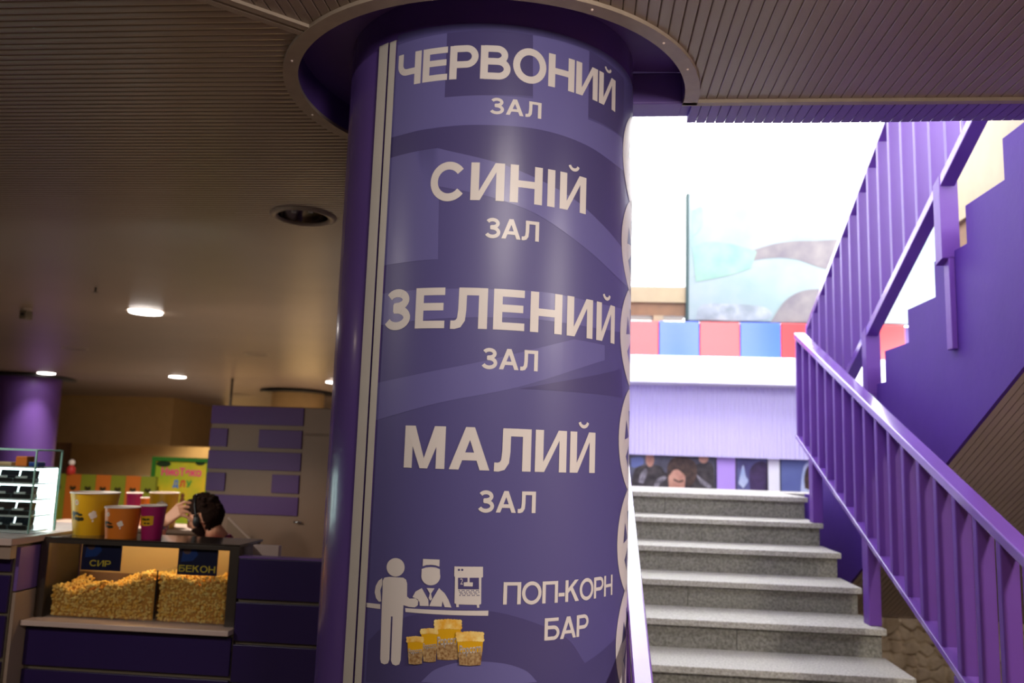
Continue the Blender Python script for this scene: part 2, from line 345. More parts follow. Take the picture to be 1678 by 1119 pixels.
# slatted ceiling: two fields meeting along a mitre that runs into the ring round the column
RT = 0.666                                             # middle of the ring flange
MXK, MX0, MY0 = 0.888, -0.811, 2.186
P_ = 0.0335
prof = ((0.0, 0.010), (0.0015, 0.004), (0.005, 0.0008), (0.011, 0.0), (0.024, 0.0), (0.030, 0.0012), (0.0335, 0.006))
LAMP = on_ceil(497, 354)
def slats_left():
    def xr(y):
        if y < MY0: return MX0+(y-MY0)/MXK
        if abs(y-CY) < RT: return CX-math.sqrt(RT*RT-(y-CY)**2)
        return 0.0
    vs = []; fs = []; prev = None; y = YF; hr = 0.140
    while y < YB:
        for (dy, dz) in prof:
            yy = y+dy; e = xr(yy); z = zceil(yy)+dz
            if e < XL: continue
            q = math.sqrt(max(hr*hr-(yy-LAMP.y)**2, 0)); b = len(vs)
            vs += [(XL, yy, z), (LAMP.x-q, yy, z), (LAMP.x+q, yy, z), (e, yy, z)] if e > LAMP.x+hr else [(XL, yy, z), (e, yy, z), (e, yy, z), (e, yy, z)]
            if prev is not None:
                for k in ((0, 2) if (q > 0 and e > LAMP.x+hr) else (0, 1, 2)): fs.append((prev+k, prev+k+1, b+k+1, b+k))
            prev = b
        y += P_
    return MB().add(vs, fs)
struct(slats_left().build('ceiling', m_slat))
def slats_right():
    def yr(x):
        if x < MX0: return MY0+MXK*(x-MX0)
        if x < CX+RT: return min(2.68, CY-math.sqrt(max(RT*RT-(x-CX)**2, 0)))
        return 2.68
    vs = []; fs = []; prev = None; x = MX0-(2.186+5)/MXK
    while x < XR:
        for (dx, dz) in ((0, 0.009), (0.001, 0.002), (0.0035, 0.0), (0.0305, 0.0), (0.0325, 0.002), (0.0335, 0.009)):
            xx = x+dx; b = len(vs); e = yr(xx)
            vs += [(xx, YF, 2.78+dz), (xx, max(e, YF), 2.78+dz)]
            if prev is not None: fs.append((prev, prev+1, b+1, b))
            prev = b
        x += P_
    return MB().add(vs, fs)
struct(slats_right().build('ceiling', m_slat))
# slab edge along the stair opening: purple fascia with a slatted underside
mb = MB().box(-0.0, XR, 2.69, 2.85, 2.80, 3.33)
x = 0.335
while x < XR:
    mb.box(x, x+0.0305, 2.692, 2.862+0.012*math.sin(x*3.1)-0.02*(x < 1.0)*(1-x), 2.779, 2.802); x += P_
struct(mb.build('ceiling_edge', m_slatp))
struct(MB().box(XL, XR, YF, YB, 3.05, 3.15).build('ceiling_slab', m_wallbr)) if False else None
roof = MB().box(XL, 0.0, YF, YB, 2.95, 3.05).box(0.0, XR, YF, 2.69, 2.95, 3.05)
struct(roof.build('ceiling_slab', m_wallbr))
struct(MB().box(-0.2, 0.75, 2.86, 4.2, Z(3.4), Z(3.5)).box(0.75, XR+0.4, 2.86, 6.8, Z(3.4), Z(3.5)).build('ceiling_upper_unseen', m_ledge))  # unseen roof over the flights, cut short over the left rail to shape skylight
struct(MB().box(0.30, XR, 2.665, 2.69, 2.768, 2.782).build('trim_1', m_trim))
struct(MB().box(0.30, XR, 2.69, 2.70, 2.776, 2.80).build('trim_2', m_dark))
def ring(r0, r1, z0, z1, a0, a1, n=96):
    return MB().lathe((CX, CY, 0), [(r0, z0), (r1, z0), (r1, z1), (r0, z1), (r0, z0)], n, 0, a0, a1)
struct(ring(0.643, 0.69, 2.768, 2.781, -268, 3).build('trim_3', m_trim, smooth=True, auto=40))
rec = MB().lathe((CX, CY, 0), [(0.643, 2.78), (0.643, 2.885), (CR-0.01, 2.885)], 96, 0, -268, 3)
struct(rec.build('ceiling_recess', mat('recess_paint', (100, 70, 150), 0.5), smooth=True, auto=40))
struct(MB().box(0.05, 0.302, 2.684, 2.80, 2.775, 2.886).build('trim_4', m_slatp, bevel=0.006))
mt = MB()                                              # the two mitre mouldings
dv = Vector((-1, -MXK, 0)).normalized(); nv = Vector((-dv.y, dv.x, 0))
for off, wd in ((0.018, 0.012), (-0.018, 0.012)):
    a = Vector((MX0, MY0, 0))+nv*off; b = a+dv*9.0
    q = [a+nv*wd, b+nv*wd, b-nv*wd, a-nv*wd]
    mt.prism([(p.x, p.y) for p in q], 2.770, 2.784, 'z')
struct(mt.build('trim_5', m_trim))
q = [Vector((MX0, MY0, 0))+nv*0.02, Vector((MX0, MY0, 0))+dv*9+nv*0.02, Vector((MX0, MY0, 0))+dv*9-nv*0.02, Vector((MX0, MY0, 0))-nv*0.02]
struct(MB().prism([(p.x, p.y) for p in q], 2.779, 2.79, 'z').build('trim_6', m_off))
# a few screw heads on the trim ring
mb = MB()
for a in (-188, -152, -20, -36, -60, -215):
    t = math.radians(a); mb.ball((CX+0.668*math.cos(t), CY+0.668*math.sin(t), 2.7675), 0.004, 8, 6)
struct(mb.build('trim_7', m_sill, smooth=True))

# ================================================================ THE BIG COLUMN
col = thing('column', 'big round purple column wrapped in blue hall signs with white Cyrillic lettering', 'column', (CX, CY, 0))
MB().lathe((CX, CY, 0), [(CR, 0.0), (CR, 2.884)], 128).build('shaft', m_colpaint, col, smooth=True)
wrap = MB()
wrap.lathe((CX, CY, 0), [(CR+0.0012, 0.04), (CR+0.0012, Z(1.212))], 110, 0, -90-29.6, -90+170)
wrap.build('printed_sheet', m_wrap, col, smooth=True, label='deep blue printed sheet')
for a0, a1, h in ((-38.0, -33.2, 0.009), (-32.6, -29.5, 0.007)):
    MB().lathe((CX, CY, 0), [(CR, 0.02), (CR+h, 0.02), (CR+h, Z(1.195)), (CR, Z(1.195))], 8, 0, -90+a0, -90+a1).build('edge_strip', m_strip, col, label='white vertical edge strip')
def cpoly(pts): return ([on_col(*p) for p in pts], [tuple(range(len(pts)))])
def arc(pts, n=24):                                    # smooth curve through pixel points (Catmull-Rom)
    P = [Vector((p[0], p[1])) for p in pts]; P = [2*P[0]-P[1]]+P+[2*P[-1]-P[-2]]; out = []
    for i in range(1, len(P)-2):
        for k in range(8):
            t = k/8; a, b, c, d = P[i-1:i+3]
            out.append(tuple(0.5*((2*b)+(c-a)*t+(2*a-5*b+4*c-d)*t*t+(3*b-a-3*c+d)*t*t*t)))
    return out+[tuple(P[-2])]
top1 = [on_col(650, 230), on_col(780, 206), on_col(900, 216), on_col(1020, 268)]
light_ = []; dark_ = []
# upper field: pale ground with darker blocks
light_.append(cpoly([(652, 75), (733, 55), (729, 160), (873, 162), (873, 58), (965, 84), (963, 196), (1018, 226)] + arc([(1024, 282), (960, 238), (880, 212), (780, 205), (700, 212), (641, 226)])))
dark_.append(cpoly([(733, 55), (800, 50), (873, 58), (873, 158), (800, 156), (729, 160)]))
dark_.append(cpoly([(965, 84), (1022, 130), (1020, 226), (963, 192)]))
dark_.append(cpoly(arc([(641, 226), (700, 212), (780, 205), (880, 212), (960, 238), (1024, 282)]) + arc([(1029, 420), (990, 372), (930, 320), (830, 272), (717, 243)]) + arc([(717, 243), (680, 249), (638, 260)])))
light_.append(cpoly([(638, 260), (680, 249), (717, 243)] + arc([(717, 243), (830, 272), (930, 320), (990, 372), (1029, 420)]) + arc([(1027, 470), (960, 408), (880, 352), (800, 322), (720, 306)]) + [(718, 425), (627, 436)]))
light_.append(cpoly(arc([(620, 482), (700, 474), (800, 474), (900, 480), (1018, 506)]) + arc([(1018, 545), (900, 526), (800, 520), (700, 524), (617, 534)])))
dark_.append(cpoly([(622, 625)] + [(760, 592), (930, 560), (1020, 566), (1022, 650), (900, 640), (840, 636), (980, 608), (1015, 602)][:3] + [(1015, 552), (1015, 600), (850, 632), (1020, 650), (1020, 688), (800, 690), (612, 700)]) if False else cpoly([(850, 637), (1018, 604), (1019, 652)]))
light_.append(cpoly(arc([(616, 628), (700, 610), (800, 590), (940, 556)]) + [(990, 566)] + arc([(990, 590), (850, 634), (720, 660), (612, 690)])))
dark_.append(cpoly(arc([(604, 1050), (640, 1020), (720, 1000), (820, 1004), (920, 1040), (958, 1086)]) + [(1018, 1030), (1016, 1117), (700, 1117), (600, 1117)]))
light_.append(cpoly(arc([(690, 1117), (715, 1096), (760, 1084), (820, 1086), (860, 1098), (880, 1117)])))
flat_col(dark_, 0.0016, 'print_shade', m_wrapd, col, 'darker violet blue blocks of the printed pattern')
flat_col(light_, 0.0019, 'print_tint', m_wrapl, col, 'lighter blue bands of the printed pattern')
WORDS = [('ЧЕРВОНИЙ', -28.55, 59.3, Z(1.045), Z(1.145), 0.024, 0.92), ('ЗАЛ', 6.5, 24.4, Z(0.943), Z(0.990), 0.018, 1.0),
         ('СИНІЙ', -12.9, 43.4, Z(0.692), Z(0.800), 0.026, 1.10), ('ЗАЛ', 6.4, 24.8, Z(0.587), Z(0.643), 0.018, 1.0),
         ('ЗЕЛЕНИЙ', -28.45, 61.5, Z(0.334), Z(0.446), 0.026, 1.06), ('ЗАЛ', 6.9, 25.7, Z(0.227), Z(0.283), 0.018, 1.0),
         ('МАЛИЙ', -17.65, 50.4, Z(-0.042), Z(0.070), 0.026, 1.08), ('ЗАЛ', 7.45, 26.3, Z(-0.150), Z(-0.094), 0.018, 1.0),
         ('ПОП-КОРН', 16.5, 62.8, Z(-0.383), Z(-0.327), 0.012, 1.0), ('БАР', 30.6, 48.7, Z(-0.477), Z(-0.421), 0.012, 1.0)]
LAT = {'ЧЕРВОНИЙ': 'CHERVONYI', 'ЗАЛ': 'ZAL', 'СИНІЙ': 'SYNII', 'ЗЕЛЕНИЙ': 'ZELENYI', 'МАЛИЙ': 'MALYI', 'ПОП-КОРН': 'POP-KORN', 'БАР': 'BAR'}
for body, a0, a1, z0, z1, bold, sp in WORDS:
    mper = math.radians(1)*CR; h = z1-z0
    vs, fs = word_geo(body, (a1-a0)*mper/h, 0.92 if body in ('ПОП-КОРН', 'БАР') else 1.12 if len(body) > 3 else 1.02)
    flat_col([([(a0+v[0]*h/mper, z0+v[1]*h, v[2]) for v in vs], fs)], 0.0025, 'lettering', m_white, col, 'white Cyrillic word ' + LAT[body])
# pictogram of the bar (drawn in a local frame of its own, then laid on the column)
def pp(x, y): return on_col(600+x/4.885, 890+y/4.885)
def poly(pts): return ([pp(*p) for p in pts], [tuple(range(len(pts)))])
def oval(cx, cy, rx, ry, a0=0, a1=360, n=28): return [(cx+rx*math.cos(math.radians(a0+(a1-a0)*k/n)), cy+ry*math.sin(math.radians(a0+(a1-a0)*k/n))) for k in range(n)]
flat_col([poly(oval(240, 192, 72, 74)),
          poly([(150, 275), (190, 268), (300, 275), (322, 290), (332, 320), (331, 425), (350, 442), (398, 440), (420, 458), (416, 496), (392, 512), (345, 508), (302, 494), (298, 580), (280, 935), (268, 968), (240, 978), (214, 966), (203, 938), (216, 585), (203, 585), (190, 930), (178, 960), (150, 968), (124, 956), (117, 925), (131, 470), (136, 380), (137, 300)]),
          poly([(133, 278), (133, 330), (118, 375), (122, 420), (124, 466), (105, 466), (84, 438), (73, 392), (82, 340), (104, 300)])],
         0.0025, 'pictogram', m_white, col, 'white figure of a customer')
flat_col([poly([(458, 125), (590, 130), (588, 186), (556, 176), (520, 172), (485, 174), (455, 183)]),
          poly([(448, 205), (480, 194), (520, 190), (560, 194), (592, 207)] + oval(520, 262, 75, 74, -15, 195)),
          poly([(374, 430), (398, 386), (448, 358), (500, 452), (503, 502), (432, 500), (430, 470), (414, 446)]),
          poly([(487, 357), (550, 360), (522, 402), (530, 446), (515, 458), (503, 438), (512, 400)]),
          poly([(585, 358), (630, 400), (660, 450), (684, 514), (630, 510), (612, 462), (606, 506), (507, 502), (527, 455)])],
         0.0025, 'pictogram', m_white, col, 'white figure of a server in a cap')
flat_col([poly([(708, 185), (935, 187), (935, 270), (922, 275), (920, 486), (905, 490), (905, 515), (888, 515), (885, 492), (742, 488), (742, 510), (722, 510), (722, 485), (708, 480), (712, 270), (706, 262)])],
         0.0025, 'pictogram', m_white, col, 'white popcorn machine symbol')
dots = [poly([(737, 275), (903, 275), (903, 368), (737, 366)]), poly(oval(744, 212, 9, 9, n=10)), poly(oval(770, 212, 9, 9, n=10))]
for i in range(13):
    for j in range(4):
        if (i*7+j*5) % 3 != 1: dots.append(poly(oval(746+i*12.5+(j % 2)*6, 377+j*13, 4.5, 5, n=6)))
flat_col(dots, 0.0029, 'pictogram_window', m_wrapd, col, 'blue window of the popcorn machine symbol')
vs, fs = text_geo('2', 0.0)
flat_col([poly([(812, 275), (828, 275), (828, 312), (855, 312), (853, 345), (782, 342), (782, 312), (812, 310)]),
          ([pp(752+v[0]*52, 328-v[1]*68) for v in vs], fs)], 0.0033, 'pictogram', m_white, col, 'white kettle inside the machine symbol')
flat_col([poly([(8, 475), (118, 487), (118, 525), (8, 511)]), poly([(316, 518), (978, 538), (976, 579), (318, 549)])], 0.0025, 'pictogram', m_white, col, 'white counter line')
for k, (tx0, tx1, bx0, bx1, yt, ys, yb) in enumerate(((552, 765, 572, 735, 605, 668, 928), (440, 576, 462, 560, 672, 706, 944), (333, 464, 346, 450, 735, 772, 962), (728, 940, 747, 916, 702, 764, 970))):
    o_ = 0.0027+0.0007*k; mid = ys+(yb-ys)*0.5
    fx = (mid-ys)/(yb-ys); lx, rx = tx0+(bx0-tx0)*fx, tx1+(bx1-tx1)*fx
    flat_col([poly([(tx0+3, ys-14), (tx1-3, ys-14), (rx, mid), (lx, mid)])], o_, 'printed_bucket', m_yel, col)
    flat_col([poly([(lx, mid), (rx, mid), (bx1, yb), ((bx0+bx1)/2, yb+6), (bx0, yb)])], o_, 'printed_bucket', mat('print_brown', (128, 84, 44), 0.4, c2=(196, 166, 120), vscale=160), col)
    cs = []
    n = 9
    for i in range(n):
        cxp = tx0+(tx1-tx0)*(i+0.5)/n; r = (tx1-tx0)/n*0.8
        for j in range(3): cs.append(poly(oval(cxp+random.uniform(-4, 4), yt+14+(ys-yt-4)*j/2.4+6*abs(i-4)/4, r, r*0.9, n=9)))
    flat_col(cs, o_+0.0003, 'printed_popcorn', m_popc, col)
    vs, fs = text_geo('Popcorn', 0.02); hi = max(v[0] for v in vs); sc = (rx-lx)*0.92/hi
    flat_col([([pp(lx+(rx-lx)*0.04+v[0]*sc, mid+16-v[1]*sc*1.9-v[0]*sc*0.10) for v in vs], fs)], o_+0.0005, 'lettering', m_white, col, 'white word Popcorn')
# row of round emblems, mostly turned away towards the stair side
for zc in (0.945, 0.665, 0.380, 0.0 + 0.06, -0.245, -0.53):
    A0, ra, rz = 84.0, 17.5, 0.155
    disc = ([(A0+ra*math.cos(t), Z(zc)+rz*math.sin(t)) for t in [2*math.pi*k/48 for k in range(48)]], [tuple(range(48))])
    flat_col([disc], 0.0025, 'emblem', m_white, col, 'white round emblem')
    tri = []
    for k in range(5):
        t = math.radians(162+72*k)
        tri.append(([(A0+ra*0.6*math.cos(t+d)*s, Z(zc)+rz*0.6*math.sin(t+d)*s) for d, s in ((0, 0.25), (0.34, 1), (-0.34, 1))], [(0, 1, 2)]))
    flat_col(tri, 0.0029, 'emblem_mark', m_wrapd, col, 'blue wedges on the emblem')

# ================================================================ LOWER STAIRS
RI, TR, Y0, N = 0.15, 0.375, 6.08, 9
XS0, XS1 = 0.02, 1.566
st = thing('staircase', 'grey granite stairs rising beside the blue column between purple railings', 'stairs', (0.8, 4.5, 0))
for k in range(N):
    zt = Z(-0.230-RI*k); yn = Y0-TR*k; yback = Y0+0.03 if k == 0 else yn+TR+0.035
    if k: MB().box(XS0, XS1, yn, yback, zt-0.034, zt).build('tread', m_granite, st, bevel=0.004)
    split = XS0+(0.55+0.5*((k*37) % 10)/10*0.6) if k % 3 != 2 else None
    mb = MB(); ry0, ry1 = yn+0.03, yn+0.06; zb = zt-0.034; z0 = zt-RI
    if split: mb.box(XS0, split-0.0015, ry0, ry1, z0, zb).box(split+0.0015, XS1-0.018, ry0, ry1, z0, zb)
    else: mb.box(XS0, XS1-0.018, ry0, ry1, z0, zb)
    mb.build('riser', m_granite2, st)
pts = [(Y0-TR*(N-1)+0.05, 0.0)]
for k in range(N-1, -1, -1):
    pts += [(Y0-TR*k+0.058, Z(-0.230-RI*(k+1))+0.001), (Y0-TR*k+0.058, Z(-0.230-RI*k)-0.036)]
pts += [(7.28, Z(-0.230)-0.036), (7.28, 0.0)]
pts = pts[1:]
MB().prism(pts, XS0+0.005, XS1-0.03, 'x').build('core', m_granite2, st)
ld = MB().box(XS0, XS1, Y0, 7.3, Z(-0.264), Z(-0.23)).box(XS1, XR-0.005, 6.91, 7.3, Z(-0.264), Z(-0.23))
ld.build('landing', m_granite, st, bevel=0.004)
MB().box(XS1-0.02, XR-0.005, 6.91, 7.28, 0, Z(-0.266)).build('landing_base', m_paintd, st)

SL = 0.402
def rail(name, label, xl, W, y_top, z_top, y_end, posts):
    r = thing(name, label, 'railing', (xl+W/2, y_end, 0))
    ze = z_top-SL*(y_top-y_end); zb = z_top-0.742
    MB().slant(xl, xl+W, y_top, z_top, y_end, ze, 0.045).build('top_rail', m_paint, r, bevel=0.006)
    MB().slant(xl, xl+W-0.004, y_top-0.005, zb, y_end, zb-SL*(y_top-0.005-y_end), 0.03).build('bottom_rail', m_paint, r, bevel=0.003)
    y = y_top-0.005
    zt = lambda q: z_top-SL*(y_top-q)-0.044
    zl = lambda q: zb-SL*(y_top-q)-0.002
    while y-0.04 > y_end:
        MB().prism([(y, zl(y)), (y, zt(y)), (y-0.036, zt(y-0.036)), (y-0.036, zl(y-0.036))], xl+0.006, xl+W-0.008, 'x').build('baluster', m_paintm, r, bevel=0.004)
        y -= 0.18
    for (yp, zf) in posts:
        MB().box(xl+0.002, xl+W-0.012, yp-0.045, yp+0.045, zf, zb-SL*(y_top-yp)-0.02).build('post', m_paintm, r, bevel=0.004)
    return r
POSTS = [(5.76, Z(-0.38)), (4.70, Z(-0.83)), (3.60, Z(-1.28)), (2.1, 0.0)]
rail('stair_railing', 'purple bar railing along the open side of the granite stairs', 1.50, 0.08, 6.14, Z(0.957), 1.95, POSTS)
rail('stair_railing', 'sunlit purple handrail between the blue column and the granite steps', 0.134, 0.056, 6.14, Z(0.957), 2.0, POSTS)
# ================================================================ UPPER FLIGHT (turns back over the viewer's right)
up = thing('staircase', 'upper flight of purple stairs turning back above the granite steps', 'stairs', (2.5, 5.0, 0))
T2, R2 = 0.3675, 0.1825
def bot(y): return Z(2.194-0.513*y)
steps = []
for j in range(-5, 7): steps.append((5.023-T2*j, Z(0.683+R2*j)))
poly_ = [(6.9, Z(-0.23))]
for j in range(-5, 6):
    y = 5.023-T2*j; z = Z(0.683+R2*j)
    if z <= Z(-0.22): continue
    poly_ += [(y, z-R2), (y, z)]
poly_ += [(2.87, poly_[-1][1]), (2.87, bot(2.87)), (6.29, bot(6.29)), (6.9, bot(6.29))]
# drop the first doubled point when it coincides
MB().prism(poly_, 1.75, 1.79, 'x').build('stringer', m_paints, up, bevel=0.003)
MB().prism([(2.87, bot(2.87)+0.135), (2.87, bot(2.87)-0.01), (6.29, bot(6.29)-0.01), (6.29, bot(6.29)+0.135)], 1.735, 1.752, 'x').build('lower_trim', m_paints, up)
mb = MB(); xx = 1.752
while xx < XR-0.04:
    mb.prism([(2.87, bot(2.87)-0.012), (6.30, bot(6.30)-0.012), (6.30, bot(6.30)+0.02), (2.87, bot(2.87)+0.02)], xx, xx+0.029, 'x'); xx += 0.0335
mb.build('soffit', m_soffit, up)
for j in range(-4, 6):
    y = 5.023-T2*j; z = Z(0.683+R2*j)
    MB().box(1.79, XR-0.005, max(y-T2, 2.87), y, z-0.03, z).box(1.79, XR-0.005, max(y-T2, 2.87), max(y-T2, 2.87)+0.02, z, z+R2-0.03).build('step', m_paintd, up)
ur = thing('stair_railing', 'purple plank railing fixed to the side of the upper stairs', 'railing', (1.73, 6.6, 0))
S2 = 0.525
def ut(y): return Z(1.537+S2*(5.73-y))
def ub(y): return Z(1.085+0.513*(4.71-y))
MB().prism([(6.6, ut(6.6)), (2.9, ut(2.9)), (2.9, ut(2.9)-0.05), (6.6, ut(6.6)-0.05)], 1.70, 1.765, 'x').build('top_rail', m_paint, ur, bevel=0.005)
MB().prism([(6.5, ub(6.5)), (2.9, ub(2.9)), (2.9, ub(2.9)-0.055), (6.5, ub(6.5)-0.055)], 1.695, 1.765, 'x').build('bottom_rail', m_paint, ur, bevel=0.004)
y = 6.59
while y > 3.05:
    MB().prism([(y, ub(y)-0.01), (y, ut(y)-0.045), (y-0.036, ut(y-0.036)-0.045), (y-0.036, ub(y-0.036)-0.01)], 1.698, 1.764, 'x').build('baluster', m_slatv, ur, bevel=0.003)
    y -= 0.185
for yp in (5.20, 4.08, 2.98):
    MB().prism([(yp-0.03, ub(yp)+0.02), (yp+0.05, ub(yp+0.05)+0.01), (yp+0.05, ub(yp)-0.42), (yp-0.03, ub(yp)-0.40)], 1.692, 1.778, 'x').box(1.722, 1.7495, yp-0.03, yp+0.03, ub(yp)-0.84, ub(yp)-0.39).build('post', m_paintm, ur, bevel=0.003)
# rubble wall under the upper flight
def rubble():
    nx, nz = 150, 60; x0, x1, z0, z1 = 1.56, XR-0.005, 0.0, Z(-1.062)
    pts = []
    for i in range(18):
        for j in range(6): pts.append((x0+(i+0.5+random.uniform(-.36, .36))*(x1-x0)/18, z0+(j+0.5+random.uniform(-.36, .36))*(z1-z0)/6))
    P = np.array(pts); hh = rng.uniform(0.0, 0.025, len(P)); tl = rng.uniform(-0.25, 0.25, (len(P), 2))
    vs = []; X = np.linspace(x0, x1, nx+1); ZZ = np.linspace(z0, z1, nz+1)
    for z in ZZ:
        for x in X:
            d = np.hypot(P[:, 0]-x, P[:, 1]-z); o = np.argsort(d)[:2]; e = d[o[1]]-d[o[0]]
            h = (0.055+hh[o[0]]+tl[o[0], 0]*(x-P[o[0], 0])+tl[o[0], 1]*(z-P[o[0], 1]))*min(1, e/0.014)**0.6
            vs.append((x, 6.38-max(h, 0), z))
    fs = [(j*(nx+1)+i, j*(nx+1)+i+1, (j+1)*(nx+1)+i+1, (j+1)*(nx+1)+i) for j in range(nz) for i in range(nx)]
    mb = MB().add(vs, fs); mb.box(x0, x1, 6.38, 6.60, z0, z1)
    return mb
tag(rubble().build('rubble_wall', m_stone, smooth=True), 'low wall of rough beige rubble stones under the upper stairs', 'wall')

# ================================================================ BRIGHT HALL BEYOND THE STAIRS
struct(MB().box(-0.2, 5.2, 10.06, 10.3, 0, Z(1.66)).build('wall_hall', m_paintd))
struct(MB().box(XR, XR+0.2, 2.85, 7.6, 0, Z(1.74)).box(XR, XR+0.2, 7.6, 9.9, 0, Z(0.85)).build('wall_stairwell', m_paintd))
# gallery along the stairwell
struct(MB().box(XR+0.05, XR+0.35, 3.2, 8.3, Z(2.28), Z(3.4)).build('wall_gallery', m_cornice))
struct(MB().box(XR+0.10, XR+1.2, 3.2, 8.3, Z(1.75), Z(2.28)).build('wall_gallery_base', m_wood))
def hp(x, y, Y=10.0): return on_y(x, y, Y)
fas = thing('canopy', 'wide lavender ribbed canopy front under a white ledge above the film posters', 'canopy', (1.6, 9.9, Z(0.05)))
mb = MB(); vs = []; fs = []; n = 150
for i in range(n+1):
    x = 0.0+3.8*i/n; y = 9.93+0.008*math.cos(i*math.pi)
    vs += [(x, y, Z(0.055)), (x, y, Z(0.90))]
    if i: fs.append((2*i-2, 2*i, 2*i+1, 2*i-1))
mb.add(vs, fs); mb.box(0, 3.8, 9.945, 9.985, Z(0.06), Z(0.90))
mb.build('ribbed_front', m_lav, fas)
MB().box(0, 3.8, 9.60, 10.05, Z(0.885), Z(1.06)).build('ledge', m_ledge, fas, bevel=0.01)
MB().box(0, 3.8, 9.66, 10.05, Z(1.062), Z(1.21)).build('upper_ledge', m_ledge, fas, bevel=0.01)
fr = thing('frieze', 'row of alternating red and blue glossy panels above the white ledge', 'panels', (1.6, 9.95, Z(1.21)))
xs_ = [-0.11, 0.37, 0.843, 1.324, 1.801, 2.275, 2.755, 3.23, 3.70]
for i in range(len(xs_)-1):
    c = m_blu if i % 2 == 0 else m_red
    MB().box(max(xs_[i], 0)+0.004, xs_[i+1]-0.004, 9.93, 10.05, Z(1.212), Z(1.66)).build('panel', c, fr, bevel=0.006)
for i in range(1): pass
cor = thing('cornice', 'beige cornice with a tan underside beside the big banner', 'cornice', (0.6, 10.2, Z(1.75)))
MB().box(0.0, 1.17, 9.98, 10.4, Z(1.90), Z(2.095)).build('front_board', m_cornice, cor)
MB().box(0.0, 1.17, 10.02, 10.4, Z(1.74), Z(1.90)).build('wood_strip', m_wood, cor)
MB().box(0.0, 0.10, 10.0, 10.3, Z(1.66), Z(1.74)).box(0.78, 0.9, 10.0, 10.3, Z(1.66), Z(1.74)).build('bracket', m_cornice, cor)
# the banner: a plain pale landscape
ban = thing('banner', 'large pale banner with a washed out green landscape above the red and blue panels', 'banner', (2.6, 10.0, Z(1.68)))
bt = [(1.20, 3.27), (1.5, 3.31), (1.9, 3.29), (2.3, 3.34), (2.7, 3.40), (3.2, 3.44), (4.2, 3.47)]
MB().prism([(1.20, Z(1.685))]+[(4.2, Z(1.685))]+[(x, Z(z)) for x, z in bt[::-1]], 9.97, 10.12, 'y').build(
    'cloth', mat('banner_cloth', (130, 138, 142), 0.7, c2=(108, 128, 128), vscale=1.6), ban)
MB().box(1.165, 1.198, 9.96, 10.12, Z(1.685), Z(3.27)).build('side_edge', mat('banner_edge', (12, 44, 44), 0.6), ban, label='dark teal side edge')
def bp_(pts, y): return ([(x, y, z) for x, z in [(on_y(p[0], p[1], y).x, on_y(p[0], p[1], y).z) for p in pts]], [tuple(range(len(pts)))])
mb = MB()
mb.add(*bp_(arc([(1133, 455), (1180, 436), (1240, 408), (1290, 396), (1340, 394), (1400, 392), (1450, 400)]) + arc([(1450, 440), (1400, 446), (1350, 440), (1300, 424), (1250, 424), (1190, 438)]), 9.966))
mb.add(*bp_(arc([(1262, 528), (1290, 490), (1330, 474), (1400, 480), (1450, 500)]) + [(1450, 528)], 9.9655))
mb.build('printed_ridge', mat('ridge_grey', (88, 82, 90), 0.7, c2=(112, 106, 106), vscale=5), ban)
mb = MB(); mb.add(*bp_(arc([(1135, 405), (1160, 396), (1200, 400), (1240, 412)]) + arc([(1230, 440), (1190, 452), (1140, 462)]), 9.9655))
mb.add(*bp_(arc([(1134, 345), (1150, 340), (1150, 370), (1134, 390)]), 9.9655))
mb.build('printed_foliage', mat('foliage', (98, 130, 122), 0.7, c2=(116, 142, 128), vscale=5), ban)
mb = MB(); mb.add(*bp_(arc([(1140, 522), (1150, 500), (1200, 498), (1255, 504), (1260, 522), (1200, 526)]), 9.9652))
mb.build('printed_boulder', mat('boulder', (104, 112, 120), 0.7, c2=(134, 140, 146), vscale=8), ban)
mb = MB(); mb.add(*bp_(arc([(1275, 330), (1320, 312), (1370, 318), (1375, 350), (1330, 372), (1280, 366), (1275, 330)])[:-1], 9.9655))
mb.build('printed_blush', mat('blush', (180, 150, 148), 0.7, c2=(164, 162, 170), vscale=4), ban)
# posters behind the landing
def poster(name, x0, x1, label, base):
    t = thing(name, label, 'poster', ((x0+x1)/2, 10.05, 0.3))
    MB().box(x0, x1, 10.0, 10.05, 0.3, Z(0.05)).build('sheet', base, t)
    MB().box(x0-0.012, x0, 9.99, 10.05, 0.28, Z(0.05)).box(x1, x1+0.012, 9.99, 10.05, 0.28, Z(0.05)).build('frame', m_dark, t)
    return t
def shape(t, name, pts, y, m):
    mb = MB(); mb.add(*bp_(pts, y)); return mb.build(name, m, t)
m_pdark = mat('poster_dark', (62, 60, 70), 0.35, c2=(104, 108, 126), vscale=4); m_jack = mat('poster_jacket', (38, 34, 36), 0.4, c2=(74, 68, 68), vscale=14)
m_face = mat('poster_face', (206, 158, 134), 0.5, c2=(170, 120, 100), vscale=8); m_phair = mat('poster_hair', (52, 38, 32), 0.5, c2=(80, 60, 50), vscale=20)
m_pviolet = mat('poster_violet', (70, 62, 110), 0.35, c2=(112, 116, 164), vscale=3); m_pblue = mat('poster_blue', (88, 98, 150), 0.35, c2=(108, 122, 172), vscale=2)
m_plight = mat('poster_glow', (190, 200, 220), 0.4, c2=(140, 160, 200), vscale=6)
p1 = poster('film_poster', 0.40, 1.52, 'dark film poster with a brown haired man between two figures above the stairs', m_pdark)
shape(p1, 'printed_figure', arc([(1033, 800), (1040, 770), (1056, 762), (1085, 766), (1092, 800)]), 9.998, m_jack)
shape(p1, 'printed_figure', arc([(1058, 800), (1068, 782), (1090, 774), (1120, 782), (1150, 776), (1166, 790), (1171, 800)]), 9.9972, m_jack)
shape(p1, 'printed_figure', arc([(1136, 800), (1136, 768), (1150, 758), (1168, 762), (1171, 800)]), 9.9978, m_jack)
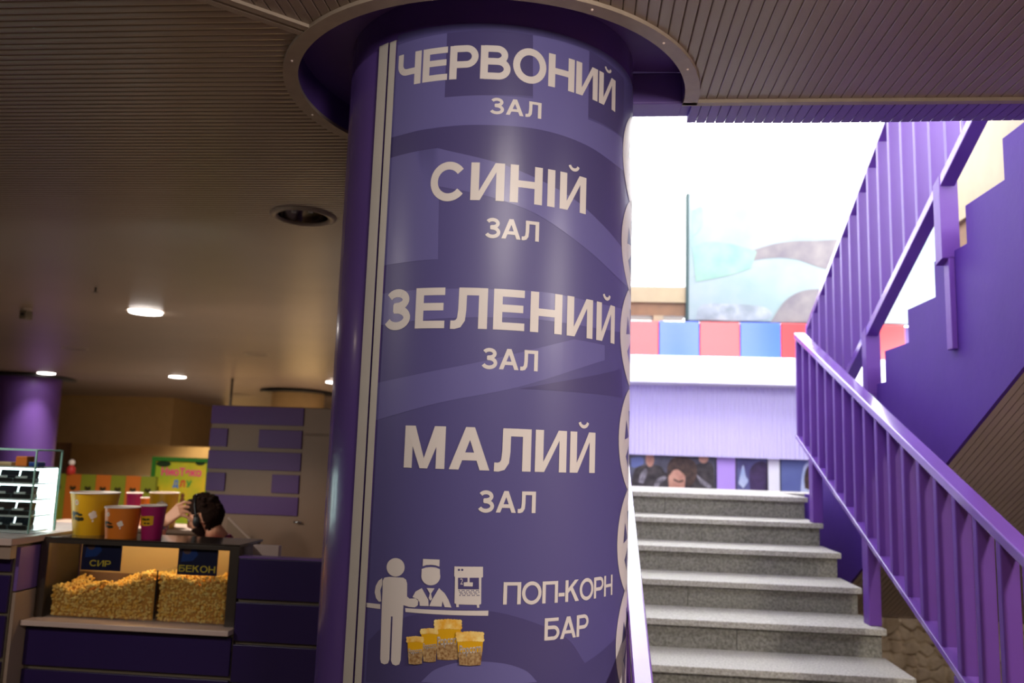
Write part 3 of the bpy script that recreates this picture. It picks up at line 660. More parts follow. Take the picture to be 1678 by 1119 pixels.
shape(p1, 'printed_face', oval(1065, 752, 7, 13, n=20), 9.9965, m_face)
shape(p1, 'printed_face', oval(1153, 751, 8, 8, n=20), 9.9965, m_face)
shape(p1, 'printed_face', arc([(1096, 800), (1096, 778), (1108, 768), (1122, 776), (1122, 800)]), 9.9966, m_face)
shape(p1, 'printed_hair', arc([(1094, 782), (1094, 762), (1104, 750), (1122, 749), (1138, 757), (1142, 774), (1136, 792), (1126, 796), (1124, 782), (1112, 770), (1104, 770)]), 9.996, m_phair)
shape(p1, 'printed_brow', [(1104, 784), (1112, 788), (1120, 786), (1120, 789), (1112, 791), (1104, 787)], 9.9955, m_phair)
m_psheen = mat('poster_sheen', (150, 146, 152), 0.4, c2=(84, 80, 86), vscale=18)
shape(p1, 'printed_highlight', arc([(1070, 800), (1076, 786), (1088, 780), (1092, 784), (1082, 792), (1078, 800)]), 9.9968, m_psheen)
shape(p1, 'printed_highlight', arc([(1140, 776), (1152, 786), (1166, 796), (1160, 799), (1148, 792)]), 9.9964, m_psheen)
shape(p1, 'printed_highlight', arc([(1046, 790), (1050, 776), (1058, 768), (1060, 776), (1054, 792)]), 9.9968, m_psheen)
shape(p1, 'printed_glow', arc([(1034, 750), (1052, 749), (1054, 760), (1040, 766), (1034, 764)]), 9.9982, m_pblue)
p2 = poster('film_poster', 1.762, 2.11, 'violet film poster with a shadowy hooded figure right of the lilac post', m_pviolet)
shape(p2, 'printed_figure', arc([(1230, 806), (1228, 775), (1236, 760), (1250, 756), (1257, 764), (1257, 806)]), 9.998, mat('poster_shadow', (52, 38, 64), 0.4, c2=(74, 56, 96), vscale=10))
shape(p2, 'printed_glow', arc([(1210, 792), (1214, 774), (1218, 762), (1222, 780), (1226, 788), (1218, 800)]), 9.9975, m_plight)
p3 = poster('film_poster', 2.27, 3.1, 'plain slate blue film poster partly behind the stair railing', m_pblue)
shape(p3, 'printed_glow', arc([(1312, 806), (1314, 780), (1320, 760), (1336, 758), (1336, 806)]), 9.998, m_plight)
shape(p3, 'printed_hair', arc([(1319, 800), (1318, 780), (1324, 764), (1336, 762), (1336, 806)]), 9.9972, m_phair)
tag(MB().box(1.535, 1.748, 9.985, 10.06, 0, Z(0.06)).build('post', mat('lilac_post', (176, 146, 222), 0.4), bevel=0.004), 'flat lilac post between the dark poster and the violet poster', 'post')
tag(MB().box(2.125, 2.255, 9.985, 10.06, 0, Z(0.06)).build('post', m_ledge, bevel=0.004), 'flat white post between the violet poster and the slate blue poster', 'post')

# ================================================================ LAMPS IN THE CEILING
def downlight(px, py, label, lit, grp, r=0.135, energy=0, spread=150, drop=0.0):
    p = on_ceil(px, py); z = p.z
    t = thing('downlight', label, 'ceiling lamp', (p.x, p.y, z), grp)
    MB().lathe((p.x, p.y, z), [(r, 0.002), (r+0.004, -0.006), (r+0.028, -0.005), (r+0.032, 0.003)], 32).build('trim_ring', m_trim, t, smooth=True)
    if lit:
        MB().lathe((p.x, p.y, z-drop), [(r+0.001, 0.001), (r-0.005, -0.012), (r*0.6, -0.02), (0.0, -0.022)], 28).build('lens', m_lens, t, smooth=True)
        if energy:
            l = light('lamp_glow', 'AREA', (p.x, p.y, z-0.04-drop), energy, NEUT, 0.22, spread=spread); l.parent = t; l.location = (0, 0, -0.04-drop)
    else:
        MB().lathe((p.x, p.y, z), [(r, 0.0), (r*0.9, -0.004), (r*0.85, 0.002), (0.0, 0.002)], 28).build('cover', m_off, t, smooth=True)
    return t
LG = 'round ceiling lamps'
downlight(239, 509, 'biggest lit round ceiling lamp, alone in the middle of the slatted ceiling', True, LG, 0.145, 85, drop=0.012)
downlight(76, 611, 'lit ceiling lamp just above the far dark purple column', True, LG, 0.145, 10, 90)
downlight(291, 617, 'lit ceiling lamp over the popcorn bar, nearer than the three small ones', True, LG, 0.145, 90)
downlight(153, 659, 'small lit ceiling lamp beside the top of the far purple column', True, LG, 0.15, 110)
downlight(254, 675, 'small lit ceiling lamp between its two small neighbours', True, LG, 0.15, 110)
l6 = downlight(321, 688, 'small lit ceiling lamp close to the cream back wall by the striped cabinet', True, LG, 0.15, 0)
p = on_ceil(321, 688); light('lamp_glow', 'SPOT', (p.x+0.5, p.y-0.2, p.z-0.1), 200, (1.0, 0.8, 0.5), 0.1, (p.x+0.6, YB, 0.6), spot=120)
downlight(548, 626, 'lit ceiling lamp beside the blue column above the striped cabinet', True, LG, 0.15, 260)
downlight(420, 580, 'unlit round ceiling lamp above the striped cabinet', False, LG, 0.14)
downlight(396, 647, 'unlit small ceiling lamp just over the top of the striped cabinet', False, LG, 0.15)
downlight(355, 655, 'unlit small ceiling lamp left of the thin ceiling pole', False, LG, 0.15)
downlight(122, 571, 'faint unlit pale ceiling lamp above the far purple column', False, LG, 0.14)
downlight(212, 641, 'unlit small ceiling lamp between two lit ones', False, LG, 0.13)
# the near lamp with its mirror bowl
p = on_ceil(497, 354); t = thing('downlight', 'large unlit recessed lamp with mirrored bowl beside the blue column', 'ceiling lamp', tuple(p), LG)
MB().lathe(tuple(p), [(0.128, 0.0), (0.128, -0.006), (0.150, -0.014), (0.168, -0.008), (0.172, 0.003)], 40).build('trim_ring', m_trim, t, smooth=True)
MB().lathe(tuple(p), [(0.129, -0.004), (0.125, 0.03), (0.10, 0.075), (0.05, 0.10), (0, 0.10)], 40).build('reflector', mat('mirror_bowl', (150, 140, 126), 0.16, metal=1.0), t, smooth=True)
for dx in (-0.045, 0.045):
    MB().tube([(p.x+dx, p.y-0.02, p.z+0.09), (p.x+dx, p.y-0.02, p.z+0.05), (p.x+dx, p.y-0.02, p.z+0.012)], [0.02, 0.016, 0.012], 12).build('bulb', m_bulb, t, smooth=True)
p = on_ceil(43, 506); t = thing('ceiling_camera', 'small beige box hanging from the slatted ceiling above the far purple column', 'camera', tuple(p))
MB().lathe(tuple(p), [(0.05, 0.0), (0.05, -0.015), (0.02, -0.02)], 16).build('mount', m_trim, t, smooth=True)
MB().box(p.x-0.035, p.x+0.035, p.y-0.04, p.y+0.05, p.z-0.10, p.z-0.018).build('body', m_seam, t, bevel=0.005)
MB().box(p.x-0.012, p.x+0.012, p.y-0.05, p.y-0.038, p.z-0.07, p.z-0.045).build('eye', m_dark, t)
p = on_ceil(157, 471); t = thing('sprinkler', 'tiny sprinkler head poking from the slatted ceiling', 'sprinkler', tuple(p))
MB().tube([p, (p.x, p.y, p.z-0.035)], 0.008, 8).build('stem', m_alu, t)
MB().lathe((p.x, p.y, p.z-0.04), [(0.0, 0.0), (0.022, 0.0), (0.02, 0.004), (0.0, 0.006)], 12).build('deflector', m_alu, t)
# ceiling lamp housing by the mirror lamp: far columns, bulkhead, pole
def far_column(px0, px1, py, Yc, label, m):
    a, b = on_y(px0, py, Yc), on_y(px1, py, Yc); c = (a.x+b.x)/2; r = (b.x-a.x)/2
    t = thing('column', label, 'column', (c, Yc, 0)); zt = zceil(Yc)
    MB().lathe((c, Yc, 0), [(r, 0), (r, zt+0.002)], 48).build('shaft', m, t, smooth=True)
    MB().lathe((c, Yc, 0), [(r+0.001, zt-0.03), (r*1.42, zt-0.03), (r*1.45, zt-0.001), (r+0.001, zt)], 48).build('ceiling_ring', m_dark, t, smooth=True)
    return t
far_column(-6, 89, 660, 14.6, 'far round purple column behind the glass showcase', mat('far_purple', (118, 82, 168), 0.35))
far_column(448, 530, 650, 15.9, 'far ochre round column behind the striped cabinet', m_wallin)
b = on_y(278, 731, 17.5)
struct(MB().box(XL, b.x, 17.5, 20.0, b.z, zceil(17.5)+0.02).build('wall_bulkhead', m_wallin))
p = on_ceil(381, 620); tag(MB().tube([(p.x, p.y, 0), (p.x, p.y, p.z)], 0.022, 10).build('pole', m_alu), 'thin dark pole rising to the ceiling behind the striped cabinet', 'pole')
# ================================================================ POPCORN BAR
# left counter with the showcase
CXR = -2.632
ct = thing('counter', 'purple bar counter with pale top carrying the lit glass showcase', 'counter', (-3.6, 3.9, 0))
MB().box(-4.8, CXR+0.012, 3.655, 4.5, Z(-0.487), Z(-0.455)).build('worktop', m_sill, ct, bevel=0.004)
MB().box(-4.8, CXR-0.005, 3.68, 3.72, Z(-0.55), Z(-0.488)).build('apron', m_beige, ct)
MB().box(-4.8, CXR-0.03, 3.75, 4.5, 0.0, Z(-0.488)).build('carcass', m_seam, ct)
for z0, z1 in ((-0.615, -0.552), (-0.80, -0.632), (-1.0, -0.815), (-1.56, -1.02)):
    MB().box(-4.8, CXR-0.035, 3.735, 3.749, Z(z0), Z(z1)).build('panel', m_counter, ct, bevel=0.002)
MB().box(CXR-0.03, CXR-0.012, 3.76, 4.48, Z(-0.705), Z(-0.505)).build('side_panel', m_counterl, ct, label='lilac side panel')
MB().box(CXR-0.03, CXR-0.012, 3.76, 4.48, Z(-1.5), Z(-0.712)).build('side_panel', m_beige, ct, label='beige side panel')
# showcase
SX0, SX1, SY0, SY1, SZ0, SZ1 = -3.5, -2.665, 3.83, 4.03, Z(-0.45), Z(-0.055)
sh = thing('showcase', 'brightly lit glass showcase of dark cases on the purple counter', 'showcase', (-3.05, 3.93, SZ0))
MB().box(SX0, SX1, SY0, SY0+0.005, SZ0, SZ1).build('front_glass', m_glass, sh)
MB().box(SX1-0.005, SX1, SY0+0.006, SY1, SZ0, SZ1).build('side_glass', m_glass, sh)
MB().box(SX0, SX1, SY0, SY1, SZ1, SZ1+0.005).build('top_glass', m_glass, sh)
MB().box(SX0, SX1-0.012, SY1-0.012, SY1-0.004, SZ0, SZ1-0.085).build('backlight', m_lit, sh, label='white backlit panel')
MB().box(SX0, SX1, SY0-0.003, SY0+0.004, SZ1, SZ1+0.007).box(SX1-0.005, SX1+0.003, SY0, SY1, SZ1, SZ1+0.007).box(SX1-0.004, SX1+0.003, SY1-0.006, SY1+0.002, SZ0, SZ1).box(SX1-0.004, SX1+0.003, SY0-0.003, SY0+0.004, SZ0, SZ1).box(SX0, SX1, SY1-0.004, SY1+0.002, SZ1, SZ1+0.007).build('edges', m_gedge, sh)
shz = [SZ0+0.005, SZ0+0.076, SZ0+0.155, SZ0+0.232, SZ1-0.085]
for z in shz: MB().box(SX0, SX1-0.008, SY0+0.008, SY1-0.014, z, z+0.006).build('shelf', m_shelf, sh)
proto = None
def case_item(loc, label, lid):
    t = thing('sunglasses_case', label, 'case', loc, 'dark cases in the glass showcase'); x, y, z = loc
    MB().box(x-0.048, x+0.048, y-0.03, y+0.03, z, z+0.022).build('base', m_dark, t, bevel=0.004)
    MB().prism([(y+0.022, z+0.02), (y+0.03, z+0.058), (y+0.024, z+0.06), (y+0.014, z+0.024)], x-0.048, x+0.048, 'x').build('lid', lid, t, bevel=0.002)
    MB().tube([(x-0.036, y-0.026, z+0.026), (x+0.02, y-0.026, z+0.027)], 0.006, 10).build('frame', m_shelf, t, smooth=True)
    return t
rowname = ['lowest lit shelf', 'second lit shelf', 'third lit shelf', 'topmost lit shelf']
lids = [mat('lid_navy', (34, 44, 70), 0.4, c2=(70, 80, 90), vscale=60), mat('lid_brown', (58, 28, 22), 0.4), mat('lid_plum', (44, 22, 40), 0.4), mat('lid_black', (30, 24, 40), 0.4)]
for s in range(4):
    for c, cn in enumerate(('beside the glass end', 'one place in from the glass end', 'two places in from the glass end')):
        x = SX1-0.092-0.018*(3-s)*0-0.106*c; z = shz[s]+0.0065
        case_item((x, SY0+0.075, z), 'dark hinged case on the %s, %s' % (rowname[s], cn), lids[s])
for k, (dx, m_, lb, wd, hh) in enumerate(((0.10, m_porange, 'orange and brown packet lying in the dim top of the showcase', 0.06, 0.05), (0.19, m_cream, 'cream leaflet packet in the dim top of the showcase', 0.08, 0.02), (0.035, m_sky, 'small blue packet at the right end of the showcase top', 0.05, 0.024))):
    x = SX1-dx-0.02
    tag(MB().box(x-wd/2, x+wd/2, SY0+0.06, SY0+0.12, shz[4]+0.0065, shz[4]+0.0065+hh).build('packet', m_, bevel=0.004), lb, 'packet')
# popcorn case
KX0, KX1, KY0, KY1, KZ0, KZ1 = -2.585, -1.645, 3.90, 4.16, Z(-0.843), Z(-0.478)
pc = thing('popcorn_case', 'long glass popcorn case with dark metal frame on the purple bar', 'display case', (-2.1, 4.1, KZ0))
MB().box(KX0, KX1, KY0, KY0+0.005, KZ0, KZ1).build('front_glass', m_glass, pc)
MB().box(KX0-0.045, KX1+0.01, KY0-0.006, KY1+0.02, KZ1, KZ1+0.012).build('top', mat('smoked_top', (60, 52, 46), 0.12), pc, bevel=0.002)
MB().box(KX0-0.045, KX1+0.012, KY0-0.012, KY0+0.012, KZ1-0.016, KZ1+0.002).build('top_frame', m_alu, pc)
for x0, x1 in ((KX0-0.045, KX0-0.006), (KX1-0.035, KX1+0.012)):
    MB().box(x0, x1, KY0-0.012, KY0+0.02, KZ0, KZ1-0.016).build('corner_post', m_alu, pc)
MB().box(KX0-0.006, KX1, KY1, KY1+0.015, KZ1-0.185, KZ1).build('back_panel', m_cream, pc, label='cream back panel')
MB().box(KX0-0.006, KX1, KY1, KY1+0.015, KZ0, KZ1-0.186).build('back_panel', m_wallbr, pc, label='brown lower back panel')
for x in (KX0-0.02, KX1-0.012): MB().box(x, x+0.008, KY0+0.02, KY1, KZ0, KZ1).build('side_panel', m_alu, pc)
xdv = on_y(253, 985, 3.9).x
MB().box(xdv-0.003, xdv+0.003, KY0+0.008, KY1-0.01, KZ0+0.01, KZ0+0.235).build('divider', m_glass, pc)
MB().box(xdv-0.003, xdv+0.003, KY0+0.006, KY0+0.009, KZ0+0.01, KZ0+0.24).build('divider_edge', m_dark, pc)
MB().tube([(-2.50, 3.965, KZ1-0.013), (-1.75, 3.965, KZ1-0.013)], 0.008, 12).build('heat_tube', mat('heat_glow', (255, 220, 160), 0.5, emit=(255, 212, 146), estr=34), pc, smooth=True, label='glowing warm tube')
MB().box(-2.52, -1.73, 3.955, 3.975, KZ1-0.005, KZ1-0.0005).build('tube_holder', m_alu, pc)
# popcorn heaps
def kernel():
    phi = (1+5**.5)/2
    iv = np.array([(-1, phi, 0), (1, phi, 0), (-1, -phi, 0), (1, -phi, 0), (0, -1, phi), (0, 1, phi), (0, -1, -phi), (0, 1, -phi), (phi, 0, -1), (phi, 0, 1), (-phi, 0, -1), (-phi, 0, 1)])/1.902
    fi = [(0,11,5),(0,5,1),(0,1,7),(0,7,10),(0,10,11),(1,5,9),(5,11,4),(11,10,2),(10,7,6),(7,1,8),(3,9,4),(3,4,2),(3,2,6),(3,6,8),(3,8,9),(4,9,5),(2,4,11),(6,2,10),(8,6,7),(9,8,1)]
    vs = []; fs = []
    for k in range(4):
        d = rng.normal(size=3); d /= np.linalg.norm(d); c = d*0.0055; r = rng.uniform(0.0045, 0.0075)
        b = len(vs); vs += list(c+iv*r*rng.uniform(0.85, 1.15, (12, 1))); fs += [tuple(b+i for i in f) for f in fi]
    return np.array(vs), np.array(fs)
KERN = [kernel() for _ in range(6)]
def heap(x0, x1, prof_, label):
    def top(x): return np.interp(x, [p[0] for p in prof_], [p[1] for p in prof_])
    pts = []
    x = x0+0.012
    while x < x1-0.008:
        t = top(x); z = KZ0+0.014
        while z < t:
            pts.append((x+random.uniform(-.004, .004), KY0+0.018+random.uniform(0, .010), z+random.uniform(-.004, .004))); z += 0.0155
        y = KY0+0.03
        while y < KY1-0.02:
            pts.append((x+random.uniform(-.007, .007), y, t+0.012*math.sin(y*19+x*23)+random.uniform(-.005, .010))); y += 0.0165
        x += 0.0165
    V = []; FF = []; b = 0
    for p in pts:
        kv, kf = KERN[random.randrange(6)]; q = rng.normal(size=4); q /= np.linalg.norm(q); w_, a_, b_, c_ = q
        Rm = np.array([[1-2*(b_*b_+c_*c_), 2*(a_*b_-c_*w_), 2*(a_*c_+b_*w_)], [2*(a_*b_+c_*w_), 1-2*(a_*a_+c_*c_), 2*(b_*c_-a_*w_)], [2*(a_*c_-b_*w_), 2*(b_*c_+a_*w_), 1-2*(a_*a_+b_*b_)]])
        V.append(kv@Rm.T*random.uniform(0.85, 1.2)+np.array(p)); FF.append(kf+b); b += len(kv)
    xs = np.linspace(x0+0.008, x1-0.008, 24); nb = b; VV = []; F2 = []
    for yy in (KY0+0.022, KY1-0.015):
        for xx in xs: VV += [(xx, yy, KZ0+0.004), (xx, yy, top(xx)-0.012)]
    n = len(xs)
    for s in range(2):
        for i in range(n-1): o_ = nb+s*2*n+2*i; F2.append((o_, o_+2, o_+3, o_+1))
    for i in range(n-1): F2.append((nb+2*i+1, nb+2*i+3, nb+2*n+2*i+3, nb+2*n+2*i+1))
    vs = np.concatenate(V+[np.array(VV)]); fs = [tuple(f) for A in FF for f in A]+F2
    me = bpy.data.meshes.new('popcorn'); me.from_pydata(vs.tolist(), [], fs); me.materials.append(m_popc); me.materials.append(m_popb)
    mi = np.zeros(len(fs), int); mi[len(fs)-len(F2):] = 1; me.polygons.foreach_set('material_index', mi.tolist())
    o = bpy.data.objects.new('popcorn', me); COL.objects.link(o); return tag(o, label, 'popcorn', kind='stuff')
def kz(x, y): return on_y(x, y, 3.92).z
def kx(x): return on_y(x, 960, 3.92).x
L_ = [(78, 962), (100, 958), (120, 970), (150, 966), (180, 956), (205, 956), (225, 947), (250, 946)]
R_ = [(253, 946), (275, 944), (292, 945), (310, 951), (325, 957), (345, 949), (365, 952), (381, 957)]
heap(KX0+0.01, xdv-0.005, [(kx(a), kz(a, b)) for a, b in L_], 'popcorn heap sloping down under the three letter navy sign')
heap(xdv+0.005, KX1-0.042, [(kx(a), kz(a, b)) for a, b in R_], 'even popcorn heap under the five letter navy sign')
def flavour(x0, y0, x1, y1, body, label, tx0, tx1, tz0, tz1, shear):
    a, b = on_y(x0, y0, 3.925), on_y(x1, y1, 3.925); t = thing('flavour_sign', label, 'sign', ((a.x+b.x)/2, 3.925, b.z))
    MB().box(a.x, b.x, 3.922, 3.926, b.z, KZ1-0.001).build('card', m_navy, t)
    h = KZ1-b.z; W = b.x-a.x
    mb = MB(); mb.add([(a.x+W*(0.08+0.42*u), 3.9212, b.z+h*(0.42+0.5*v)) for u, v in ((0, 0), (0.7, 0.1), (1, 0.5), (0.8, 1), (0.1, 1))], [(0, 1, 2, 3, 4)]); mb.build('printed_patch', m_sky, t)
    mb = MB(); mb.ball((a.x+W*0.22, 3.921, b.z+h*0.80), (W*0.10, 0.0006, h*0.12), 14, 8); mb.build('printed_figure', mat('sign_figure', (96, 70, 70), 0.5), t)
    mb = MB(); word_on(mb, body, a.x+W*tx0, a.x+W*tx1, b.z+h*tz0, b.z+h*tz1, 3.9205, 0.9, shear); mb.build('lettering', m_yt, t, label='yellow lettering')
flavour(137, 888, 197, 936, 'СИР', 'navy sign with three yellow letters over the lower popcorn heap', 0.22, 0.76, 0.14, 0.34, 0)
flavour(294, 896, 355, 944, 'БЕКОН', 'navy sign with five yellow letters beside the dark right post of the popcorn case', 0.04, 0.96, 0.10, 0.32, 0)
# sill and front of the bar
bar = thing('bar_counter', 'dark purple panelled bar front with pale sill under the popcorn case', 'counter', (-2.1, 4.1, 0))
MB().box(-2.64, -1.622, 3.805, 4.47, Z(-0.868), KZ0-0.001).build('sill', m_sill, bar, bevel=0.003)
MB().box(-2.64, -1.622, 3.87, 4.47, 0.0, Z(-0.869)).build('carcass', m_seam, bar)
for z0, z1 in ((-1.055, -0.885), (-1.26, -1.075), (-1.56, -1.28)):
    MB().box(-2.64, -1.626, 3.852, 3.869, Z(z0), Z(z1)).build('panel', m_counter, bar, bevel=0.002)
bu = thing('bar_counter', 'taller purple bar unit between the popcorn case and the blue column', 'counter', (-1.3, 4.1, 0))
MB().box(-1.612, -0.95, 3.872, 3.905, 0, Z(-0.520)).build('carcass', m_seam, bu)
MB().box(-1.616, -0.95, 3.85, 3.91, Z(-0.5195), Z(-0.512)).build('top', m_counterl, bu)
for z0, z1 in ((-0.705, -0.522), (-0.895, -0.722), (-1.08, -0.912), (-1.27, -1.097), (-1.56, -1.29)):
    MB().box(-1.616, -0.95, 3.853, 3.871, Z(z0), Z(z1)).build('panel', m_counter, bu, bevel=0.002)
tag(MB().box(-1.622, -1.49, 4.02, 4.06, 0, Z(-0.478)).build('board', m_sill, bevel=0.003), 'narrow white board standing behind the taller purple bar unit', 'board')
t = thing('card_terminal', 'black card terminal with white base between showcase and yellow bucket', 'terminal', (-2.58, 4.25, KZ1+0.0122))
MB().box(-2.70, -2.50, 4.2, 4.34, Z(-0.4545), Z(-0.436)).build('base', m_shelf, t, bevel=0.003) if False else MB().box(-2.628, -2.50, 4.2, 4.34, KZ1+0.0122, KZ1+0.025).build('base', m_shelf, t, bevel=0.003)
MB().prism([(4.2, KZ1+0.0255), (4.34, KZ1+0.0255), (4.34, KZ1+0.065), (4.2, KZ1+0.04)], -2.62, -2.51, 'x').build('body', m_dark, t, bevel=0.004)
# paper cups
def cup(loc, rt, rb, h, card, label, grp, deco=True, ang=-90):
    x, y, z = loc; t = thing('popcorn_bucket' if rt > 0.07 else 'paper_cup', label, 'cup', loc, grp)
    MB().lathe(loc, [(0, 0.003), (rb-0.004, 0.003), (rb, 0), (rt, h)], 40).build('cup_body', card, t, smooth=True, auto=50)
    MB().lathe(loc, [(rb-0.003, 0.006), (rt-0.003, h-0.001)], 40).build('inside', m_inner, t, smooth=True)
    MB().lathe(loc, [(rt-0.003, h-0.002), (rt-0.003, h+0.002), (rt+0.003, h+0.002), (rt+0.003, h-0.003), (rt, h-0.003)], 40).build('rim', m_inner, t, smooth=True, label='white rolled rim')
    if not deco: return t
    def on(u, v):                                        # u degrees from the front, v 0..1 height
        r = rb+(rt-rb)*v+0.0008; a = math.radians(ang+u); return (x+r*math.cos(a), y+r*math.sin(a), z+h*v)
    def patch(name, blobs, m):
        mb = MB()
        for (u, v, ru, rv) in blobs:
            n = 14; mb.add([on(u+ru*math.cos(2*math.pi*k/n)*(1+0.15*math.sin(3*k)), v+rv*math.sin(2*math.pi*k/n)) for k in range(n)]+[on(u, v)], [(k, (k+1) % n, n) for k in range(n)])
        mb.build(name, m, t)
    if card is m_mag:
        mb = MB(); mb.add([on(u, v) for u, v in ((-40, .42), (-20, .40), (0, .40), (20, .42), (36, .44), (36, .70), (20, .71), (0, .70), (-20, .68), (-38, .70))], [(0, 1, 8, 9), (1, 2, 7, 8), (2, 3, 6, 7), (3, 4, 5, 6)])
        mb.build('label_band', m_yel, t)
        patch('printed_script', [(-18, .60, 12, .035), (-4, .59, 9, .03), (10, .60, 8, .03), (-6, .48, 9, .025), (12, .48, 8, .025), (-42, .62, 6, .10), (-40, .48, 4, .09)], m_ink)
    else:
        patch('printed_script', [(-30, .50, 7, .07), (-18, .52, 10, .035), (-6, .49, 8, .03), (-20, .40, 6, .04), (-10, .385, 8, .05), (0, .39, 6, .045), (-32, .42, 3, .07)], m_ink)
        patch('printed_popcorn', [(24, .50, 6, .05), (31, .54, 6, .05), (28, .44, 6, .05), (35, .47, 5, .05), (30, .35, 2.5, .03)], m_inner)
        patch('printed_tag', [(-16, .78, 6, .07)], m_tag); patch('printed_tag', [(-16, .78, 2, .035)], m_ora)
    return t
zc = KZ1+0.0122
a = on_y(150, 880, 4.085); cup((a.x, 4.085, zc), 0.116, 0.088, 0.208, m_yel, 'large yellow popcorn bucket, tallest of three on the glass case', 'popcorn cups')
a = on_y(198, 880, 3.975); cup((a.x, 3.975, zc), 0.084, 0.072, 0.150, m_ora, 'orange popcorn bucket in the middle of three on the glass case', 'popcorn cups', ang=-96)
a = on_y(247, 880, 3.985); cup((a.x, 3.99, zc), 0.060, 0.046, 0.162, m_mag, 'magenta paper cup with yellow label on the glass case', 'popcorn cups', ang=-95)
# back shelf with a second set of cups
bs = thing('back_counter', 'low brown back counter behind the popcorn seller', 'counter', (-3.2, 6.9, 0))
MB().box(-4.6, -2.75, 6.6, 7.1, Z(-0.72), Z(-0.69)).build('worktop', m_beige, bs, bevel=0.003); MB().box(-4.55, -2.78, 6.63, 7.08, 0, Z(-0.721)).build('carcass', m_wallbr, bs)
zb_ = Z(-0.69)+0.001
a = on_y(219, 830, 6.92); cup((a.x, 6.92, zb_), 0.064, 0.05, 0.262, m_mag, 'magenta cup standing on the back counter', 'popcorn cups', False)
a = on_y(240, 830, 6.84); cup((a.x, 6.84, zb_), 0.05, 0.042, 0.23, m_ora, 'small orange cup standing on the back counter', 'popcorn cups', False)
a = on_y(268, 830, 6.72); t = cup((a.x, 6.72, zb_), 0.115, 0.10, 0.285, m_yel, 'yellow bucket with white popcorn print on the back counter', 'popcorn cups', False)
mb = MB()
for (u, v) in ((0.02, .62), (0.045, .66), (-0.005, .66), (0.02, .70), (0.04, .58), (0.0, .58)): mb.ball((a.x+0.02+u, 6.72-0.111, zb_+0.285*v), (0.024, 0.008, 0.024), 12, 8)
mb.build('printed_popcorn', mat('print_pale', (226, 206, 190), 0.6), t, smooth=True)
# coloured panels, cream board and sign behind the bar
ps = thing('panel_screen', 'row of orange and olive panels with small dark marks behind the bar', 'panels', (-5.0, 9.0, 0))
for i in range(7):
    x0 = on_y(82+24.6*i, 800, 9).x; x1 = on_y(82+24.6*(i+1), 800, 9).x; zt = on_y(95+24.6*i, 776+0.8*i, 9).z
    pn = MB().box(x0+0.002, x1-0.002, 9.0, 9.05, 0, zt).build('panel', m_polive if i % 2 == 0 else m_porange, ps)
    xm = (x0+x1)/2; mb = MB()
    for k in range(3): mb.ball((xm-0.02+0.022*k, 8.999, zt-0.15-0.012*(k % 2)), (0.017, 0.001, 0.022), 10, 6)
    mb.build('mark', m_ink, pn)
x0 = on_y(229, 800, 9.3).x; x1 = on_y(352, 800, 9.3).x
tag(MB().box(x0, x1, 9.25, 9.3, 0, on_y(240, 779, 9.3).z).build('board', m_cream), 'plain cream board behind the green framed sign', 'board')
ts = thing('figurine', 'small red and white figurine standing on the coloured panels', 'figurine', (on_y(116, 776, 9.03).x, 9.03, on_y(116, 777, 9.0).z))
l_ = ts.location; MB().lathe(tuple(l_), [(0.0, 0), (0.05, 0), (0.045, 0.07), (0.02, 0.10), (0, 0.10)], 16).build('body', m_tred, ts, smooth=True); MB().ball((l_.x, l_.y, l_.z+0.13), 0.035).build('head', m_inner, ts, smooth=True)
sg = thing('sign', 'green framed yellow sign with pink and rainbow lettering behind the seller', 'sign', (on_y(295, 830, 9.2).x, 9.2, 0))
a = on_y(251, 748, 9.2); b = on_y(341, 830, 9.2); zt, zb2 = a.z, b.z-0.35; fw = 0.045
MB().box(a.x, b.x, 9.2, 9.24, zb2, zt).build('face', m_signy, sg)
MB().box(a.x, a.x+fw, 9.18, 9.2, zb2, zt).box(b.x-fw, b.x, 9.18, 9.2, zb2, zt).box(a.x+fw, b.x-fw, 9.18, 9.2, zt-fw, zt).box(a.x+fw, b.x-fw, 9.18, 9.2, zb2, zb2+fw).build('frame', m_green, sg)
mb = MB(); q0, q1 = on_y(264, 778, 9.198), on_y(330, 777, 9.198); text_on(mb, 'НиоТеко', q0.x, q1.x, q0.z-0.0, q0.z+0.085, 9.198, 0.045); mb.build('lettering', m_pink, sg, label='pink word on the sign')
q0 = on_y(283, 797, 9.198)
for k, (ch, m_) in enumerate((('Д', m_tblu), ('Л', m_tred), ('У', m_tgrn))):
    mb = MB(); text_on(mb, ch, q0.x+0.078*k, q0.x+0.078*k+0.066, q0.z, q0.z+0.07, 9.198, 0.05); mb.build('lettering', m_, sg)
mb = MB(); q = on_y(299, 812, 9.198); mb.ball((q.x, 9.198, q.z), (0.026, 0.001, 0.03), 14, 8); mb.ball((q.x, 9.198, q.z-0.06), (0.03, 0.001, 0.045), 14, 8); mb.build('printed_figure', mat('brown_print', (110, 62, 30), 0.5), sg)
mb = MB(); q = on_y(268, 760, 9.198); mb.ball((q.x, 9.1985, q.z), (0.09, 0.001, 0.035), 14, 8); q = on_y(328, 758, 9.198); mb.ball((q.x, 9.1985, q.z), (0.06, 0.001, 0.035), 14, 8); mb.build('printed_leaves', mat('leaf_print', (26, 46, 18), 0.5), sg)
for x in (a.x+0.1, b.x-0.1): MB().box(x-0.02, x+0.02, 9.205, 9.235, 0, zb2).build('leg', m_alu, sg)
